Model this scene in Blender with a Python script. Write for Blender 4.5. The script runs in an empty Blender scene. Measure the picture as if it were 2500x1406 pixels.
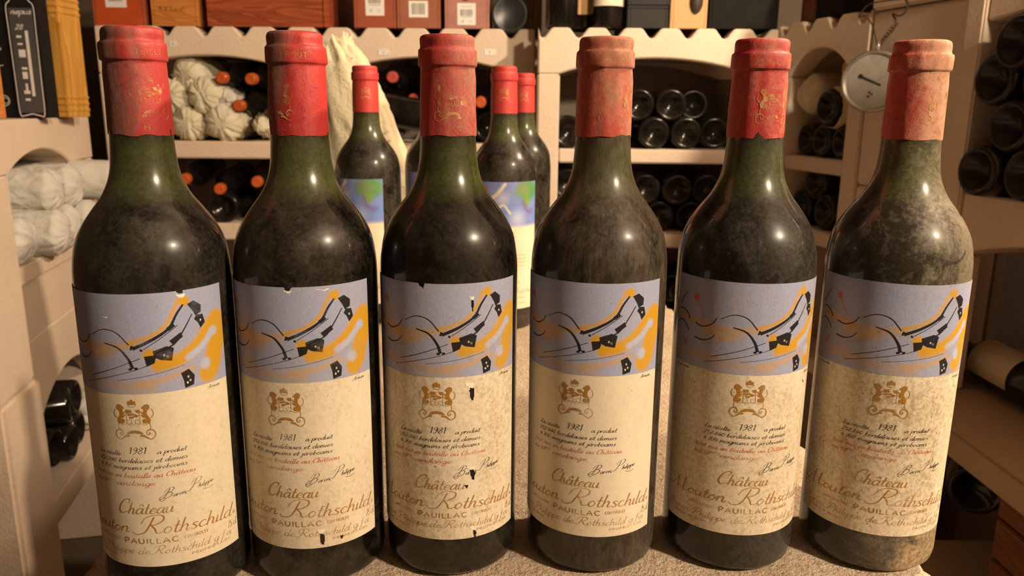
import bpy, bmesh, math, random
import numpy as np
from mathutils import Vector, Matrix, noise as mnoise
from mathutils.geometry import tessellate_polygon

SC = bpy.context.scene
COL = SC.collection
PI = math.pi
rnd = random.Random(7)

# ------------------------------------------------------------------ camera, light, exposure
EYE = 0.2574                      # the lens is this high above the stone table top (z = 0)
PITCH, ROLL = 0.2268, 0.0091
fw = Vector((0, math.cos(PITCH), -math.sin(PITCH)))
up = Vector((0, math.sin(PITCH), math.cos(PITCH)))
rt = Vector((1, 0, 0))
rt2 = rt * math.cos(ROLL) + up * math.sin(ROLL)
up2 = up * math.cos(ROLL) - rt * math.sin(ROLL)
cd = bpy.data.cameras.new('camera')
cam = bpy.data.objects.new('camera', cd)
COL.objects.link(cam)
cam.matrix_world = Matrix(((rt2.x, up2.x, -fw.x, 0), (rt2.y, up2.y, -fw.y, 0), (rt2.z, up2.z, -fw.z, EYE), (0, 0, 0, 1)))
cd.sensor_width = 36
cd.lens = 1921 / 2500 * 36
cd.clip_start = 0.02
cd.dof.use_dof = True
cd.dof.focus_distance = 0.41
cd.dof.aperture_fstop = 18
SC.camera = cam

w = bpy.data.worlds.new('world')
SC.world = w
w.use_nodes = True
w.node_tree.nodes['Background'].inputs[0].default_value = (1.0, 0.8, 0.6, 1)
w.node_tree.nodes['Background'].inputs[1].default_value = 0.01


def lamp(name, loc, watts, rad, col):
    ld = bpy.data.lights.new(name, 'POINT')
    ld.energy = watts
    ld.shadow_soft_size = rad
    ld.color = col
    o = bpy.data.objects.new(name, ld)
    o.location = loc
    COL.objects.link(o)


lamp('cellar_bulb', (0.91, -0.26, 0.88), 104.0, 0.055, (1.0, 0.79, 0.55))
lamp('rear_fill_lamp', (0.97, 0.76, 1.08), 108.0, 0.03, (1.0, 0.77, 0.53))  # added fill lamp, no bulb seen there; brightens the rear racks
vs = SC.view_settings
vs.view_transform = 'Standard'
vs.look = 'None'
vs.gamma = 1
vs.use_curve_mapping = False
vs.exposure = 0.0

# ------------------------------------------------------------------ helpers


def tag(o, label=None, cat=None, group=None, kind=None):
    if label: o['label'] = label
    if cat: o['category'] = cat
    if group: o['group'] = group
    if kind: o['kind'] = kind
    return o


def thing(name, label, cat, loc=(0, 0, 0), rot=(0, 0, 0), group=None, scale=1):
    o = bpy.data.objects.new(name, None)
    o.empty_display_size = 0.03
    COL.objects.link(o)
    o.location = loc
    o.rotation_euler = rot
    o.scale = (scale,) * 3
    return tag(o, label, cat, group)


def link(name, me, mat=None, parent=None, loc=None, rot=None):
    o = bpy.data.objects.new(name, me)
    COL.objects.link(o)
    if mat is not None:
        for m in (mat if isinstance(mat, (list, tuple)) else [mat]):
            me.materials.append(m)
    if parent: o.parent = parent
    if loc: o.location = loc
    if rot: o.rotation_euler = rot
    return o


def mesh(name, V, F, mat=None, parent=None, smooth=False, midx=None, loc=None, rot=None):
    me = bpy.data.meshes.new(name)
    me.from_pydata([tuple(v) for v in V], [], F)
    if smooth: me.polygons.foreach_set('use_smooth', [True] * len(me.polygons))
    if midx is not None: me.polygons.foreach_set('material_index', midx)
    me.update()
    return link(name, me, mat, parent, loc, rot)


def bm_obj(name, bm, mat=None, parent=None, smooth=False, loc=None, rot=None):
    me = bpy.data.meshes.new(name)
    bmesh.ops.recalc_face_normals(bm, faces=bm.faces)
    bm.to_mesh(me)
    bm.free()
    if smooth: me.polygons.foreach_set('use_smooth', [True] * len(me.polygons))
    return link(name, me, mat, parent, loc, rot)


def box_bm(x0, x1, y0, y1, z0, z1, bev=0.0, seg=1):
    bm = bmesh.new()
    bmesh.ops.create_cube(bm, size=1)
    for v in bm.verts:
        v.co = Vector((x0 + (v.co.x + .5) * (x1 - x0), y0 + (v.co.y + .5) * (y1 - y0), z0 + (v.co.z + .5) * (z1 - z0)))
    if bev: bmesh.ops.bevel(bm, geom=bm.edges[:], offset=bev, segments=seg, affect='EDGES')
    return bm


def box(name, x0, x1, y0, y1, z0, z1, mat, parent=None, bev=0.003, loc=None, rot=None):
    return bm_obj(name, box_bm(x0, x1, y0, y1, z0, z1, bev, 2 if bev else 1), mat, parent, loc=loc, rot=rot)


def lathe(prof, seg=48, ends=(True, True), jit=None):
    """profile [(r,z)] turned about z -> verts, faces"""
    V, F = [], []
    n = len(prof)
    for r, z in prof:
        for k in range(seg):
            a = 2 * PI * k / seg
            V.append((r * math.cos(a), r * math.sin(a), z))
    for i in range(n - 1):
        for k in range(seg):
            k2 = (k + 1) % seg
            F.append((i * seg + k, i * seg + k2, (i + 1) * seg + k2, (i + 1) * seg + k))
    if ends[0]: F.append(tuple(range(seg - 1, -1, -1)))
    if ends[1]: F.append(tuple((n - 1) * seg + k for k in range(seg)))
    return V, F


def smooth_prof(pts, n):
    """Catmull-Rom through pts, n samples per span"""
    P = [np.array(q, float) for q in pts]
    P = [2 * P[0] - P[1]] + P + [2 * P[-1] - P[-2]]
    out = []
    for i in range(1, len(P) - 2):
        a, b, c, d = P[i - 1:i + 3]
        for k in range(n):
            t = k / n
            out.append(.5 * (2 * b + (c - a) * t + (2 * a - 5 * b + 4 * c - d) * t * t + (3 * b - a - 3 * c + d) * t ** 3))
    out.append(P[-2])
    return out


def tube(name, pts, r, mat, parent=None, seg=6, n=6):
    P = smooth_prof(pts, n)
    V, F = [], []
    for i, q in enumerate(P):
        t = Vector(P[min(i + 1, len(P) - 1)] - P[max(i - 1, 0)]).normalized()
        a = t.orthogonal().normalized() if i == 0 else (a - t * a.dot(t)).normalized()
        b = t.cross(a)
        for k in range(seg):
            h = 2 * PI * k / seg
            V.append(Vector(q) + (a * math.cos(h) + b * math.sin(h)) * r)
    for i in range(len(P) - 1):
        for k in range(seg):
            k2 = (k + 1) % seg
            F.append((i * seg + k, i * seg + k2, (i + 1) * seg + k2, (i + 1) * seg + k))
    F.append(tuple(range(seg - 1, -1, -1)))
    F.append(tuple((len(P) - 1) * seg + k for k in range(seg)))
    return mesh(name, V, F, mat, parent, True)


# ------------------------------------------------------------------ materials
class NT:
    def __init__(s, name):
        s.m = bpy.data.materials.new(name)
        s.m.use_nodes = True
        s.t = s.m.node_tree
        s.t.nodes.clear()
        s.out = s.t.nodes.new('ShaderNodeOutputMaterial')
        s.tc = s.t.nodes.new('ShaderNodeTexCoord')

    def n(s, typ, **k):
        nd = s.t.nodes.new(typ)
        for a, b in k.items(): setattr(nd, a, b)
        return nd

    def L(s, a, b): s.t.links.new(a, b)

    def set(s, sock, v):
        if isinstance(v, bpy.types.NodeSocket): s.L(v, sock)
        else: sock.default_value = v if not isinstance(v, tuple) or len(v) != 3 or sock.type == 'VECTOR' else v + (1,)

    def noise(s, scale, detail=6, rough=.6, vec=None, off=(0, 0, 0), stretch=(1, 1, 1), dist=0):
        mp = s.n('ShaderNodeMapping')
        mp.inputs['Location'].default_value = off
        mp.inputs['Scale'].default_value = stretch
        s.L(vec or s.tc.outputs['Object'], mp.inputs['Vector'])
        nd = s.n('ShaderNodeTexNoise')
        nd.inputs['Scale'].default_value = scale
        nd.inputs['Detail'].default_value = detail
        nd.inputs['Roughness'].default_value = rough
        nd.inputs['Distortion'].default_value = dist
        s.L(mp.outputs[0], nd.inputs['Vector'])
        return nd.outputs['Fac']

    def ramp(s, f, a, b, c=0.0, d=1.0):
        mr = s.n('ShaderNodeMapRange')
        s.set(mr.inputs['Value'], f)
        for nm, v in (('From Min', a), ('From Max', b), ('To Min', c), ('To Max', d)): mr.inputs[nm].default_value = v
        return mr.outputs[0]

    def math(s, op, a, b=0.0, clamp=False):
        nd = s.n('ShaderNodeMath', operation=op, use_clamp=clamp)
        s.set(nd.inputs[0], a)
        s.set(nd.inputs[1], b)
        return nd.outputs[0]

    def mix(s, f, a, b, blend='MIX'):
        nd = s.n('ShaderNodeMix', data_type='RGBA', blend_type=blend)
        s.set(nd.inputs[0], f)
        s.set(nd.inputs[6], a)
        s.set(nd.inputs[7], b)
        return nd.outputs[2]

    def bsdf(s, col, rough=.6, spec=.5, trans=0, metal=0, ior=1.5, coat=0):
        b = s.n('ShaderNodeBsdfPrincipled')
        s.set(b.inputs['Base Color'], col)
        s.set(b.inputs['Roughness'], rough)
        b.inputs['Specular IOR Level'].default_value = spec
        b.inputs['Transmission Weight'].default_value = trans
        b.inputs['Metallic'].default_value = metal
        b.inputs['IOR'].default_value = ior
        b.inputs['Coat Weight'].default_value = coat
        return b

    def bump(s, b, h, dist=.001, strength=.5):
        bp = s.n('ShaderNodeBump')
        bp.inputs['Distance'].default_value = dist
        bp.inputs['Strength'].default_value = strength
        s.L(h, bp.inputs['Height'])
        s.L(bp.outputs[0], b.inputs['Normal'])

    def mixsh(s, f, a, b):
        nd = s.n('ShaderNodeMixShader')
        s.set(nd.inputs[0], f)
        s.L(a, nd.inputs[1])
        s.L(b, nd.inputs[2])
        return nd.outputs[0]

    def done(s, sh):
        s.L(sh if isinstance(sh, bpy.types.NodeSocket) else sh.outputs[0], s.out.inputs['Surface'])
        return s.m


def plain(name, col, rough=.6, spec=.4, var=.12, scale=30, bump=0.0, metal=0):
    t = NT(name)
    f = t.noise(scale, 6)
    lo = tuple(c * (1 - var) for c in col)
    hi = tuple(min(1, c * (1 + var)) for c in col)
    b = t.bsdf(t.mix(t.ramp(f, .3, .7), lo, hi), rough, spec, metal=metal)
    if bump: t.bump(b, f, bump, .6)
    return t.done(b)


def stone_mat(name, col, pits=.55):
    t = NT(name)
    f = t.noise(6, 8, .65)
    g = t.noise(120, 6, .7)
    h = t.noise(420, 3, .6)
    c = t.mix(t.ramp(f, .3, .75), tuple(x * .86 for x in col), col)
    c = t.mix(t.ramp(g, .60, .72, 0, pits), c, tuple(x * .55 for x in col))
    b = t.bsdf(c, .9, .15)
    t.bump(b, t.math('ADD', g, t.math('MULTIPLY', h, .5)), .0025, .55)
    return t.done(b)


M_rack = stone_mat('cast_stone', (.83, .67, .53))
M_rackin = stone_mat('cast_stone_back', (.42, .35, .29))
M_wall = stone_mat('cellar_plaster', (.13, .095, .07), .8)
M_floor = stone_mat('cellar_floor', (.12, .09, .065), .8)


def table_mat():
    t = NT('rough_sandstone')
    a = t.noise(22, 8, .7, stretch=(1, .6, 1))
    g = t.noise(230, 5, .75)
    g2 = t.noise(520, 3, .7)
    c = t.mix(t.ramp(a, .3, .7), (.56, .40, .28), (.80, .66, .50))
    c = t.mix(t.ramp(g, .50, .68, 0, .7), c, (.28, .17, .09))
    c = t.mix(t.ramp(g2, .62, .72, 0, .7), c, (.85, .74, .6))
    b = t.bsdf(c, .95, .1)
    t.bump(b, t.math('ADD', g, t.math('MULTIPLY', g2, .7)),   .0038, 1.0)
    return t.done(b)


M_table = table_mat()


def wood_mat(name, a, b, sc=9, axis=(1, 1, .12), rough=.45, spec=.4):
    t = NT(name)
    mp = t.n('ShaderNodeMapping')
    mp.inputs['Scale'].default_value = axis
    t.L(t.tc.outputs['Object'], mp.inputs['Vector'])
    f = t.noise(sc * 5, 8, .65, vec=mp.outputs[0], dist=1.2)
    g = t.noise(sc, 3, .5, vec=mp.outputs[0], dist=2.5)
    wv = t.math('FRACT', t.math('MULTIPLY', g, 9.0))
    k = t.math('ADD', t.math('MULTIPLY', f, .45), t.math('MULTIPLY', wv, .55), True)
    s = t.bsdf(t.mix(k, a, b), rough, spec)
    return t.done(s)


M_redwood = wood_mat('red_stained_wood', (.16, .030, .012), (.50, .115, .040), axis=(.10, 1, 1))
M_orangewood = wood_mat('orange_wood', (.42, .14, .03), (.72, .30, .075), axis=(.12, 1, 1))
M_pine = wood_mat('oiled_pine', (.40, .175, .025), (.78, .42, .085), sc=7, axis=(1, 1, .10))
M_orange = plain('orange_lacquer', (.52, .085, .02), .4)
M_brownred = plain('brown_red_card', (.36, .085, .045), .5)
M_brownred2 = plain('dusty_brown_card', (.34, .115, .065), .6)
M_mauve = plain('mauve_card', (.42, .19, .15), .65)
M_white = plain('white_sticker', (.82, .80, .76), .6, var=.04)
M_ink = plain('black_ink', (.03, .028, .03), .6, var=.05)
M_greyink = plain('grey_print', (.30, .27, .24), .6, var=.05)
M_black = plain('black_card', (.014, .012, .011), .85, .12, var=.2)
M_dark = plain('dark_brown_card', (.05, .030, .020), .6, var=.3)
M_charcoal = plain('charcoal_card', (.040, .040, .038), .8, .15, var=.1)
M_kraft = plain('kraft_card', (.60, .36, .17), .75, var=.06)
M_tin = plain('dark_tin', (.075, .078, .085), .42, .5, var=.08, metal=.5)
M_silver = plain('worn_aluminium', (.55, .53, .48), .35, .5, var=.15, metal=.8, scale=60)
M_dial = plain('thermometer_dial', (.40, .38, .33), .5, .4, var=.15, scale=70)
M_wire = plain('rusty_wire', (.13, .10, .06), .6, metal=.4)
M_silverline = plain('silver_print', (.78, .74, .72), .5, var=.05)
M_slate = plain('slate_print', (.075, .075, .08), .5, var=.06)
M_reddot = plain('red_dot', (.80, .06, .01), .5, var=.05)
M_buff = plain('buff_label', (.74, .66, .42), .7, var=.08)
M_cream = plain('cream_label', (.78, .70, .52), .7, var=.08)
M_brownpanel = wood_mat('reddish_board', (.12, .045, .018), (.26, .10, .04), axis=(.3, .15, 1))
M_driftwood = wood_mat('grey_split_wood', (.10, .065, .035), (.34, .24, .14), sc=12, axis=(1, 1, .1), rough=.85)


def tissue_mat(name, col):
    t = NT(name)
    f = t.noise(28, 8, .7, dist=.6)
    g = t.noise(14, 4, .6)
    b = t.bsdf(t.mix(t.ramp(g, .3, .7), tuple(c * .82 for c in col), col), .85, .15)
    t.bump(b, f, .012, .6)
    return t.done(b)


M_tissue = tissue_mat('cream_tissue', (.80, .74, .56))
M_tissue2 = tissue_mat('white_tissue', (.74, .72, .66))
M_tissue3 = tissue_mat('buff_tissue', (.82, .72, .50))


def dark_glass(name, col, rough, dust):
    t = NT(name)
    f = t.noise(20, 8, .7)
    c = t.mix(t.ramp(f, .4, .75, 0, dust), col, (.16, .12, .085))
    b = t.bsdf(c, t.ramp(f, .3, .7, rough, rough + .18), .32)
    return t.done(b)


M_bg_glass = dark_glass('dark_bottle_glass', (.006, .005, .004), .07, .10)
M_bg_glass2 = dark_glass('dusty_dark_bottle_glass', (.009, .007, .006), .18, .16)


def foil(name, col, dust, dustcol, seed, side=0.0, rough=.40):
    """lead capsule: red with grey-brown cellar dust, heavier on one side (side>0: right)"""
    t = NT(name)
    a = t.noise(42, 10, .70, off=(seed, seed * .7, 0), stretch=(1, 1, .45), dist=.5)
    b2 = t.noise(330, 6, .75, off=(seed, 0, 1))
    k = t.math('ADD', t.math('MULTIPLY', a, .70), t.math('MULTIPLY', b2, .30))
    sp = t.n('ShaderNodeSeparateXYZ')
    t.L(t.tc.outputs['Object'], sp.inputs[0])
    if side: k = t.math('ADD', k, t.math('MULTIPLY', sp.outputs[0], side / .0149))
    f = t.ramp(k, .66 - dust * .42, .80 - dust * .36, .06, .92)
    c = t.mix(t.ramp(a, .3, .7), tuple(x * .80 for x in col), col)
    c = t.mix(f, c, t.mix(t.ramp(b2, .35, .65), tuple(x * .62 for x in dustcol), dustcol))
    c = t.mix(t.ramp(t.noise(120, 6, .75, off=(0, seed, 2)), .58, .68, 0, .55), c, tuple(x * .30 for x in col))
    s = t.bsdf(c, t.ramp(f, 0, 1, rough, .9), .35)
    wr = t.noise(75, 3, .5, off=(seed, 5, 1), stretch=(1, 1, .35), dist=1.0)
    t.bump(s, t.math('ADD', t.math('ADD', a, t.math('MULTIPLY', b2, .35)), t.math('MULTIPLY', wr, .8)), .0011, .6)
    return t.done(s)


def glass_mat(name, seed, dust, dustcol, side=0.0, streak=1.0, patch=.8, low=0.0, neck_glow=1.0):
    t = NT(name)
    off = (seed * 1.3, seed * .6, seed * .2)
    a = t.noise(34, 10, .70, off=off, stretch=(1, 1, streak), dist=.6)
    b2 = t.noise(420, 8, .78, off=off, stretch=(1, 1, streak))
    pz = t.noise(52, 6, .58, off=(seed, 4, seed * 2), dist=.8)
    k = t.math('ADD', t.math('MULTIPLY', a, .66), t.math('MULTIPLY', b2, .34))
    sp = t.n('ShaderNodeSeparateXYZ')
    t.L(t.tc.outputs['Object'], sp.inputs[0])
    if side: k = t.math('ADD', k, t.math('MULTIPLY', sp.outputs[0], side / .0378))
    f = t.ramp(k, .41, .60, dust * (1 - patch), min(1, dust * (1 + .45 * patch)))
    # dried drips: patches with a sharp edge
    f = t.math('ADD', f, t.math('MULTIPLY', t.ramp(pz, .575, .60, 0, dust * .38), t.ramp(b2, .3, .7, .5, 1)), True)
    f = t.math('MULTIPLY', f, t.ramp(pz, .36, .385, .45, 1))
    sand = 0.0
    if low:       # crust of cellar sand round the foot
        g = t.math('ADD', t.math('MULTIPLY', sp.outputs[2], -16), t.math('MULTIPLY', sp.outputs[0], 24))
        g = t.math('ADD', g, t.math('MULTIPLY', a, 1.2))
        sand = t.ramp(g, .40, .60, 0, low)
        f = t.math('MAXIMUM', f, t.math('MULTIPLY', sand, t.ramp(b2, .25, .5, .7, 1)))
    sp2 = t.ramp(t.noise(1300, 2, .5, off=off), .70, .73, 0, .85)
    f = t.math('MAXIMUM', f, t.math('MULTIPLY', sp2, t.ramp(a, .46, .60)))
    # green glow of light through the neck painted over dried film, fading at cork
    hz = t.math('MULTIPLY', t.ramp(sp.outputs[2], .207, .218), t.ramp(sp.outputs[2], .2425, .2335, .12, 1))
    hz = t.math('MULTIPLY', hz, t.ramp(t.noise(30, 7, .65, off=(seed, 2, seed)), .30, .68, .30 * neck_glow, .92 * neck_glow))
    gl = t.bsdf((.30, .42, .06), .035, .5, trans=1.0, ior=1.5)
    fl = t.bsdf((.008, .007, .005), .27, .8)          # thin greasy film: broad soft sheen
    hb = t.bsdf(t.mix(t.ramp(b2, .3, .7), (.042, .056, .010), (.105, .118, .038)), .22, .5)
    dc = t.mix(t.ramp(b2, .3, .7), tuple(c * .5 for c in dustcol), tuple(c * 1.15 for c in dustcol))
    if low: dc = t.mix(sand, dc, t.mix(t.ramp(b2, .35, .65), (.22, .14, .07), (.58, .45, .29)))
    du = t.bsdf(dc, .45, .4)
    t.bump(du, k, .0009, .7)
    base = t.mixsh(.30, gl.outputs[0], fl.outputs[0])
    base = t.mixsh(hz, base, hb.outputs[0])
    return t.done(t.mixsh(t.math('MULTIPLY', f, t.ramp(hz, 0, 1, 1, .75)), base, du.outputs[0]))


M_fibre = plain('torn_paper_core', (.86, .78, .62), .9, .1, var=.2, scale=300)
M_wine = plain('red_wine', (.006, .0022, .0016), .3, .1, var=.1)


def paper_mat(name, seed, stain, base=(.80, .70, .535), attr=False):
    t = NT(name)
    off = (seed * 2.1, seed, seed * .4)
    a = t.noise(30, 9, .7, off=off, stretch=(1, 1, .55))
    b2 = t.noise(430, 8, .8, off=off)
    st = t.noise(75, 9, .72, off=(seed, 3, seed), stretch=(1.6, 1.6, .22))
    sk = t.noise(420, 3, .5, off=(seed, 9, seed))
    if attr:
        at = t.n('ShaderNodeAttribute', attribute_name='Col')
        col = at.outputs['Color']
    else:
        col = base
    c = t.mix(t.ramp(a, .40, .72, 0, .18 + stain * .55), col, (.52, .39, .20))
    c = t.mix(t.math('MULTIPLY', t.ramp(b2, .45, .60, 0, .06 + stain * 1.0), t.ramp(a, .36, .58, .35, 1)), c, (.30, .22, .12))
    c = t.mix(t.ramp(st, .57, .68, 0, stain * .85), c, (.28, .19, .09))
    c = t.mix(t.ramp(sk, .71, .73, 0, min(1, .2 + stain)), c, (.10, .06, .03))
    b = t.bsdf(c, .62, .28)
    t.bump(b, t.math('ADD', a, t.math('MULTIPLY', b2, .3)), .0007, .45)
    return t.done(b)


def ink_mat(name, col, seed, wear, spec=.3, rough=.5, lo=.46):
    """printing ink rubbed off in places, so that what it is printed on shows through"""
    t = NT(name)
    a = t.noise(60, 8, .72, off=(seed, seed * 2, 1))
    tr = t.n('ShaderNodeBsdfTransparent')
    return t.done(t.mixsh(t.ramp(a, lo, lo + .16, 0, wear), t.bsdf(col, rough, spec).outputs[0], tr.outputs[0]))


M_gold_foil = ink_mat('rubbed_gold_stamp', (.55, .30, .09), 77, .8, .5, .4, lo=.44)

# ------------------------------------------------------------------ pen lettering (strokes drawn in code)
LOW = {  # x-height 1; width, strokes
    'a': (1.15, [[(.85, .85), (.5, 1), (.15, .7), (.1, .3), (.35, 0), (.65, .2), (.85, .75)], [(.9, 1), (.85, .3), (.97, 0), (1.2, .2)]]),
    'b': (.95, [[(.2, 2), (.12, .5), (.3, 0), (.65, .1), (.8, .55), (.6, .95), (.3, .85), (.15, .5)]]),
    'c': (.9, [[(.75, .8), (.5, 1), (.15, .65), (.15, .25), (.45, 0), (.95, .25)]]),
    'd': (1.15, [[(.85, .85), (.5, 1), (.15, .7), (.1, .3), (.35, 0), (.65, .2), (.85, .75)], [(1.0, 2.1), (.85, .3), (.97, 0), (1.2, .2)]]),
    'e': (.9, [[(.1, .42), (.5, .48), (.78, .75), (.5, 1), (.15, .65), (.15, .2), (.45, 0), (.95, .25)]]),
    'f': (.7, [[(.85, 1.9), (.6, 2), (.42, 1.6), (.38, .5), (.3, -.6), (.05, -.9)], [(.1, 1), (.75, 1)]]),
    'g': (1.1, [[(.85, .85), (.5, 1), (.15, .7), (.1, .3), (.35, 0), (.65, .2), (.85, .75)], [(.9, 1), (.82, -.4), (.5, -1), (.15, -.75), (.5, -.2), (1.15, .2)]]),
    'h': (1.05, [[(.2, 2.1), (.1, 0)], [(.12, .5), (.45, 1), (.7, .8), (.68, .2), (.82, 0), (1.1, .2)]]),
    'i': (.5, [[(.15, 1), (.12, .25), (.25, 0), (.52, .2)], [(.22, 1.45), (.25, 1.5)]]),
    'j': (.5, [[(.25, 1), (.2, -.5), (0, -1), (-.3, -.7)], [(.32, 1.45), (.35, 1.5)]]),
    'l': (.5, [[(.25, 2.1), (.12, .3), (.27, 0), (.52, .2)]]),
    'm': (1.5, [[(.1, 1), (.1, 0)], [(.1, .6), (.4, 1), (.58, .8), (.56, 0)], [(.57, .6), (.9, 1), (1.1, .8), (1.08, .2), (1.22, 0), (1.5, .2)]]),
    'n': (1.08, [[(.1, 1), (.1, 0)], [(.1, .55), (.45, 1), (.7, .8), (.68, .2), (.82, 0), (1.1, .2)]]),
    'o': (.95, [[(.45, 1), (.15, .7), (.12, .3), (.4, 0), (.7, .2), (.78, .65), (.45, 1)]]),
    'p': (.95, [[(.12, 1), (.08, -1)], [(.12, .6), (.45, 1), (.8, .7), (.75, .25), (.45, 0), (.12, .25)]]),
    'r': (.75, [[(.1, 1), (.1, 0)], [(.1, .5), (.32, .95), (.68, .92)]]),
    's': (.8, [[(.7, .85), (.4, 1), (.2, .75), (.45, .5), (.65, .25), (.4, 0), (.05, .15)]]),
    't': (.7, [[(.35, 1.75), (.25, .3), (.42, 0), (.72, .2)], [(0, 1.05), (.65, 1.05)]]),
    'u': (1.05, [[(.1, 1), (.1, .3), (.3, 0), (.6, .2), (.75, .7)], [(.78, 1), (.75, .25), (.88, 0), (1.1, .2)]]),
    'v': (.85, [[(.1, 1), (.2, .3), (.4, 0), (.7, .5), (.7, 1)]]),
    'x': (.85, [[(.1, 1), (.7, 0)], [(.7, 1), (.1, 0)]]),
    'y': (1.0, [[(.1, 1), (.1, .3), (.3, 0), (.6, .2), (.75, .7)], [(.8, 1), (.7, -.4), (.4, -1), (.1, -.8)]]),
    '.': (.4, [[(.1, 0), (.15, .08)]]), ',': (.4, [[(.15, .1), (.05, -.25)]]), ' ': (.7, []), '-': (.6, [[(.1, .5), (.5, .5)]]),
    '~': (.5, [[(-.1, 1.5), (.25, 1.5)]]),
}
CAPS = {  # formal script capitals, cap height about 2
    'C': (1.25, [[(.95, 1.45), (1.1, 1.75), (.85, 2.1), (.4, 1.85), (.1, 1.1), (.15, .4), (.55, 0), (1.2, .35)], [(.85, 2.1), (1.2, 1.9)]]),
    'M': (2.1, [[(-.55, .35), (-.3, 0), (.1, .4), (.62, 2.1)], [(.62, 2.1), (.72, .1)], [(.72, .1), (1.45, 2.1)], [(1.45, 2.1), (1.5, .4), (1.7, 0), (2.1, .3)]]),
    'R': (1.6, [[(.62, 1.95), (.45, .8), (.2, .1), (-.35, -.05), (-.7, .25)], [(-.2, 1.2), (.0, 1.85), (.6, 2.15), (1.25, 2.0), (1.35, 1.5), (.95, 1.08), (.5, 1.0)], [(.6, 1.0), (.95, .55), (1.2, .05), (1.65, .2)]]),
    'B': (1.5, [[(.55, 1.95), (.35, .6), (.05, 0), (-.35, .2)], [(-.1, 1.3), (.2, 1.95), (.8, 2.1), (1.15, 1.75), (.95, 1.25), (.5, 1.1)], [(.5, 1.1), (1.05, 1.0), (1.2, .5), (.8, .02), (.3, .1)]]),
    'P': (1.3, [[(.55, 1.95), (.35, .6), (.05, 0), (-.35, .2)], [(-.1, 1.3), (.2, 1.95), (.85, 2.15), (1.25, 1.8), (1.05, 1.2), (.45, .95)]]),
    'L': (1.1, [[(.9, 1.75), (.65, 2.1), (.4, 1.7), (.3, .7), (.05, .05), (-.15, .1), (.3, .15), (1.1, .05)]]),
    'A': (1.4, [[(-.3, .2), (0, 0), (.4, .8), (.9, 2.1)], [(.9, 2.1), (1.0, .3), (1.3, .1)], [(.3, .8), (1.1, .8)]]),
}
DIG = {
    '0': (1.05, [[(.5, 1.7), (.15, 1.2), (.15, .4), (.5, 0), (.85, .4), (.85, 1.2), (.5, 1.7)]]),
    '1': (.7, [[(.1, 1.4), (.4, 1.7), (.35, 0)]]),
    '2': (1.0, [[(.15, 1.3), (.4, 1.7), (.8, 1.5), (.75, 1.0), (.1, .05), (.45, .1), (.9, 0)]]),
    '4': (1.0, [[(.6, 1.7), (.1, .55), (.9, .55)], [(.75, 1.1), (.6, 0)]]),
    '5': (.95, [[(.85, 1.7), (.3, 1.65), (.2, 1.0), (.55, 1.1), (.8, .6), (.5, 0), (.1, .15)]]),
    '6': (.95, [[(.8, 1.6), (.35, 1.2), (.12, .5), (.4, 0), (.8, .35), (.6, .9), (.2, .6)]]),
    '7': (.9, [[(.15, 1.65), (.85, 1.65), (.35, 0)]]),
    '8': (1.0, [[(.5, .9), (.2, 1.3), (.5, 1.7), (.8, 1.3), (.5, .9), (.12, .45), (.5, 0), (.88, .45), (.5, .9)]]),
    '9': (1.0, [[(.8, 1.2), (.5, .8), (.2, 1.2), (.5, 1.7), (.85, 1.3), (.75, .5), (.35, 0), (.15, .15)]]),
}
SANS = {  # block capitals, height 1, straight strokes
    'A': (.95, [[(0, 0), (.42, 1), (.84, 0)], [(.16, .36), (.68, .36)]]), 'B': (.8, [[(.08, 0), (.08, 1), (.5, .95), (.55, .6), (.08, .53)], [(.08, .53), (.6, .45), (.62, .08), (.08, 0)]]),
    'C': (.9, [[(.8, .85), (.45, 1), (.12, .75), (.12, .25), (.45, 0), (.8, .15)]]), 'D': (.9, [[(.08, 0), (.08, 1), (.5, .95), (.75, .65), (.75, .35), (.5, .05), (.08, 0)]]),
    'E': (.75, [[(.62, 1), (.08, 1), (.08, 0), (.62, 0)], [(.08, .52), (.55, .52)]]), 'F': (.7, [[(.62, 1), (.08, 1), (.08, 0)], [(.08, .52), (.55, .52)]]),
    'H': (.9, [[(.08, 0), (.08, 1)], [(.75, 0), (.75, 1)], [(.08, .52), (.75, .52)]]), 'I': (.3, [[(.12, 0), (.12, 1)]]), 'L': (.7, [[(.08, 1), (.08, 0), (.6, 0)]]),
    'M': (1.1, [[(.06, 0), (.12, 1), (.5, .2), (.88, 1), (.94, 0)]]), 'N': (.95, [[(.08, 0), (.08, 1), (.75, 0), (.75, 1)]]),
    'O': (1.0, [[(.48, 1), (.12, .75), (.12, .25), (.48, 0), (.84, .25), (.84, .75), (.48, 1)]]), 'P': (.78, [[(.08, 0), (.08, 1), (.55, .95), (.62, .7), (.5, .48), (.08, .45)]]),
    'R': (.82, [[(.08, 0), (.08, 1), (.55, .95), (.6, .72), (.5, .5), (.08, .48)], [(.4, .48), (.68, 0)]]), 'S': (.8, [[(.66, .86), (.36, 1), (.12, .76), (.38, .52), (.66, .26), (.36, 0), (.08, .14)]]),
    'T': (.8, [[(0, 1), (.72, 1)], [(.36, 1), (.36, 0)]]), 'U': (.9, [[(.08, 1), (.08, .25), (.4, 0), (.72, .25), (.72, 1)]]), ' ': (.5, []), '-': (.5, [[(.08, .5), (.4, .5)]]),
}
ROUND = set('BCDOPRSU')


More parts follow.
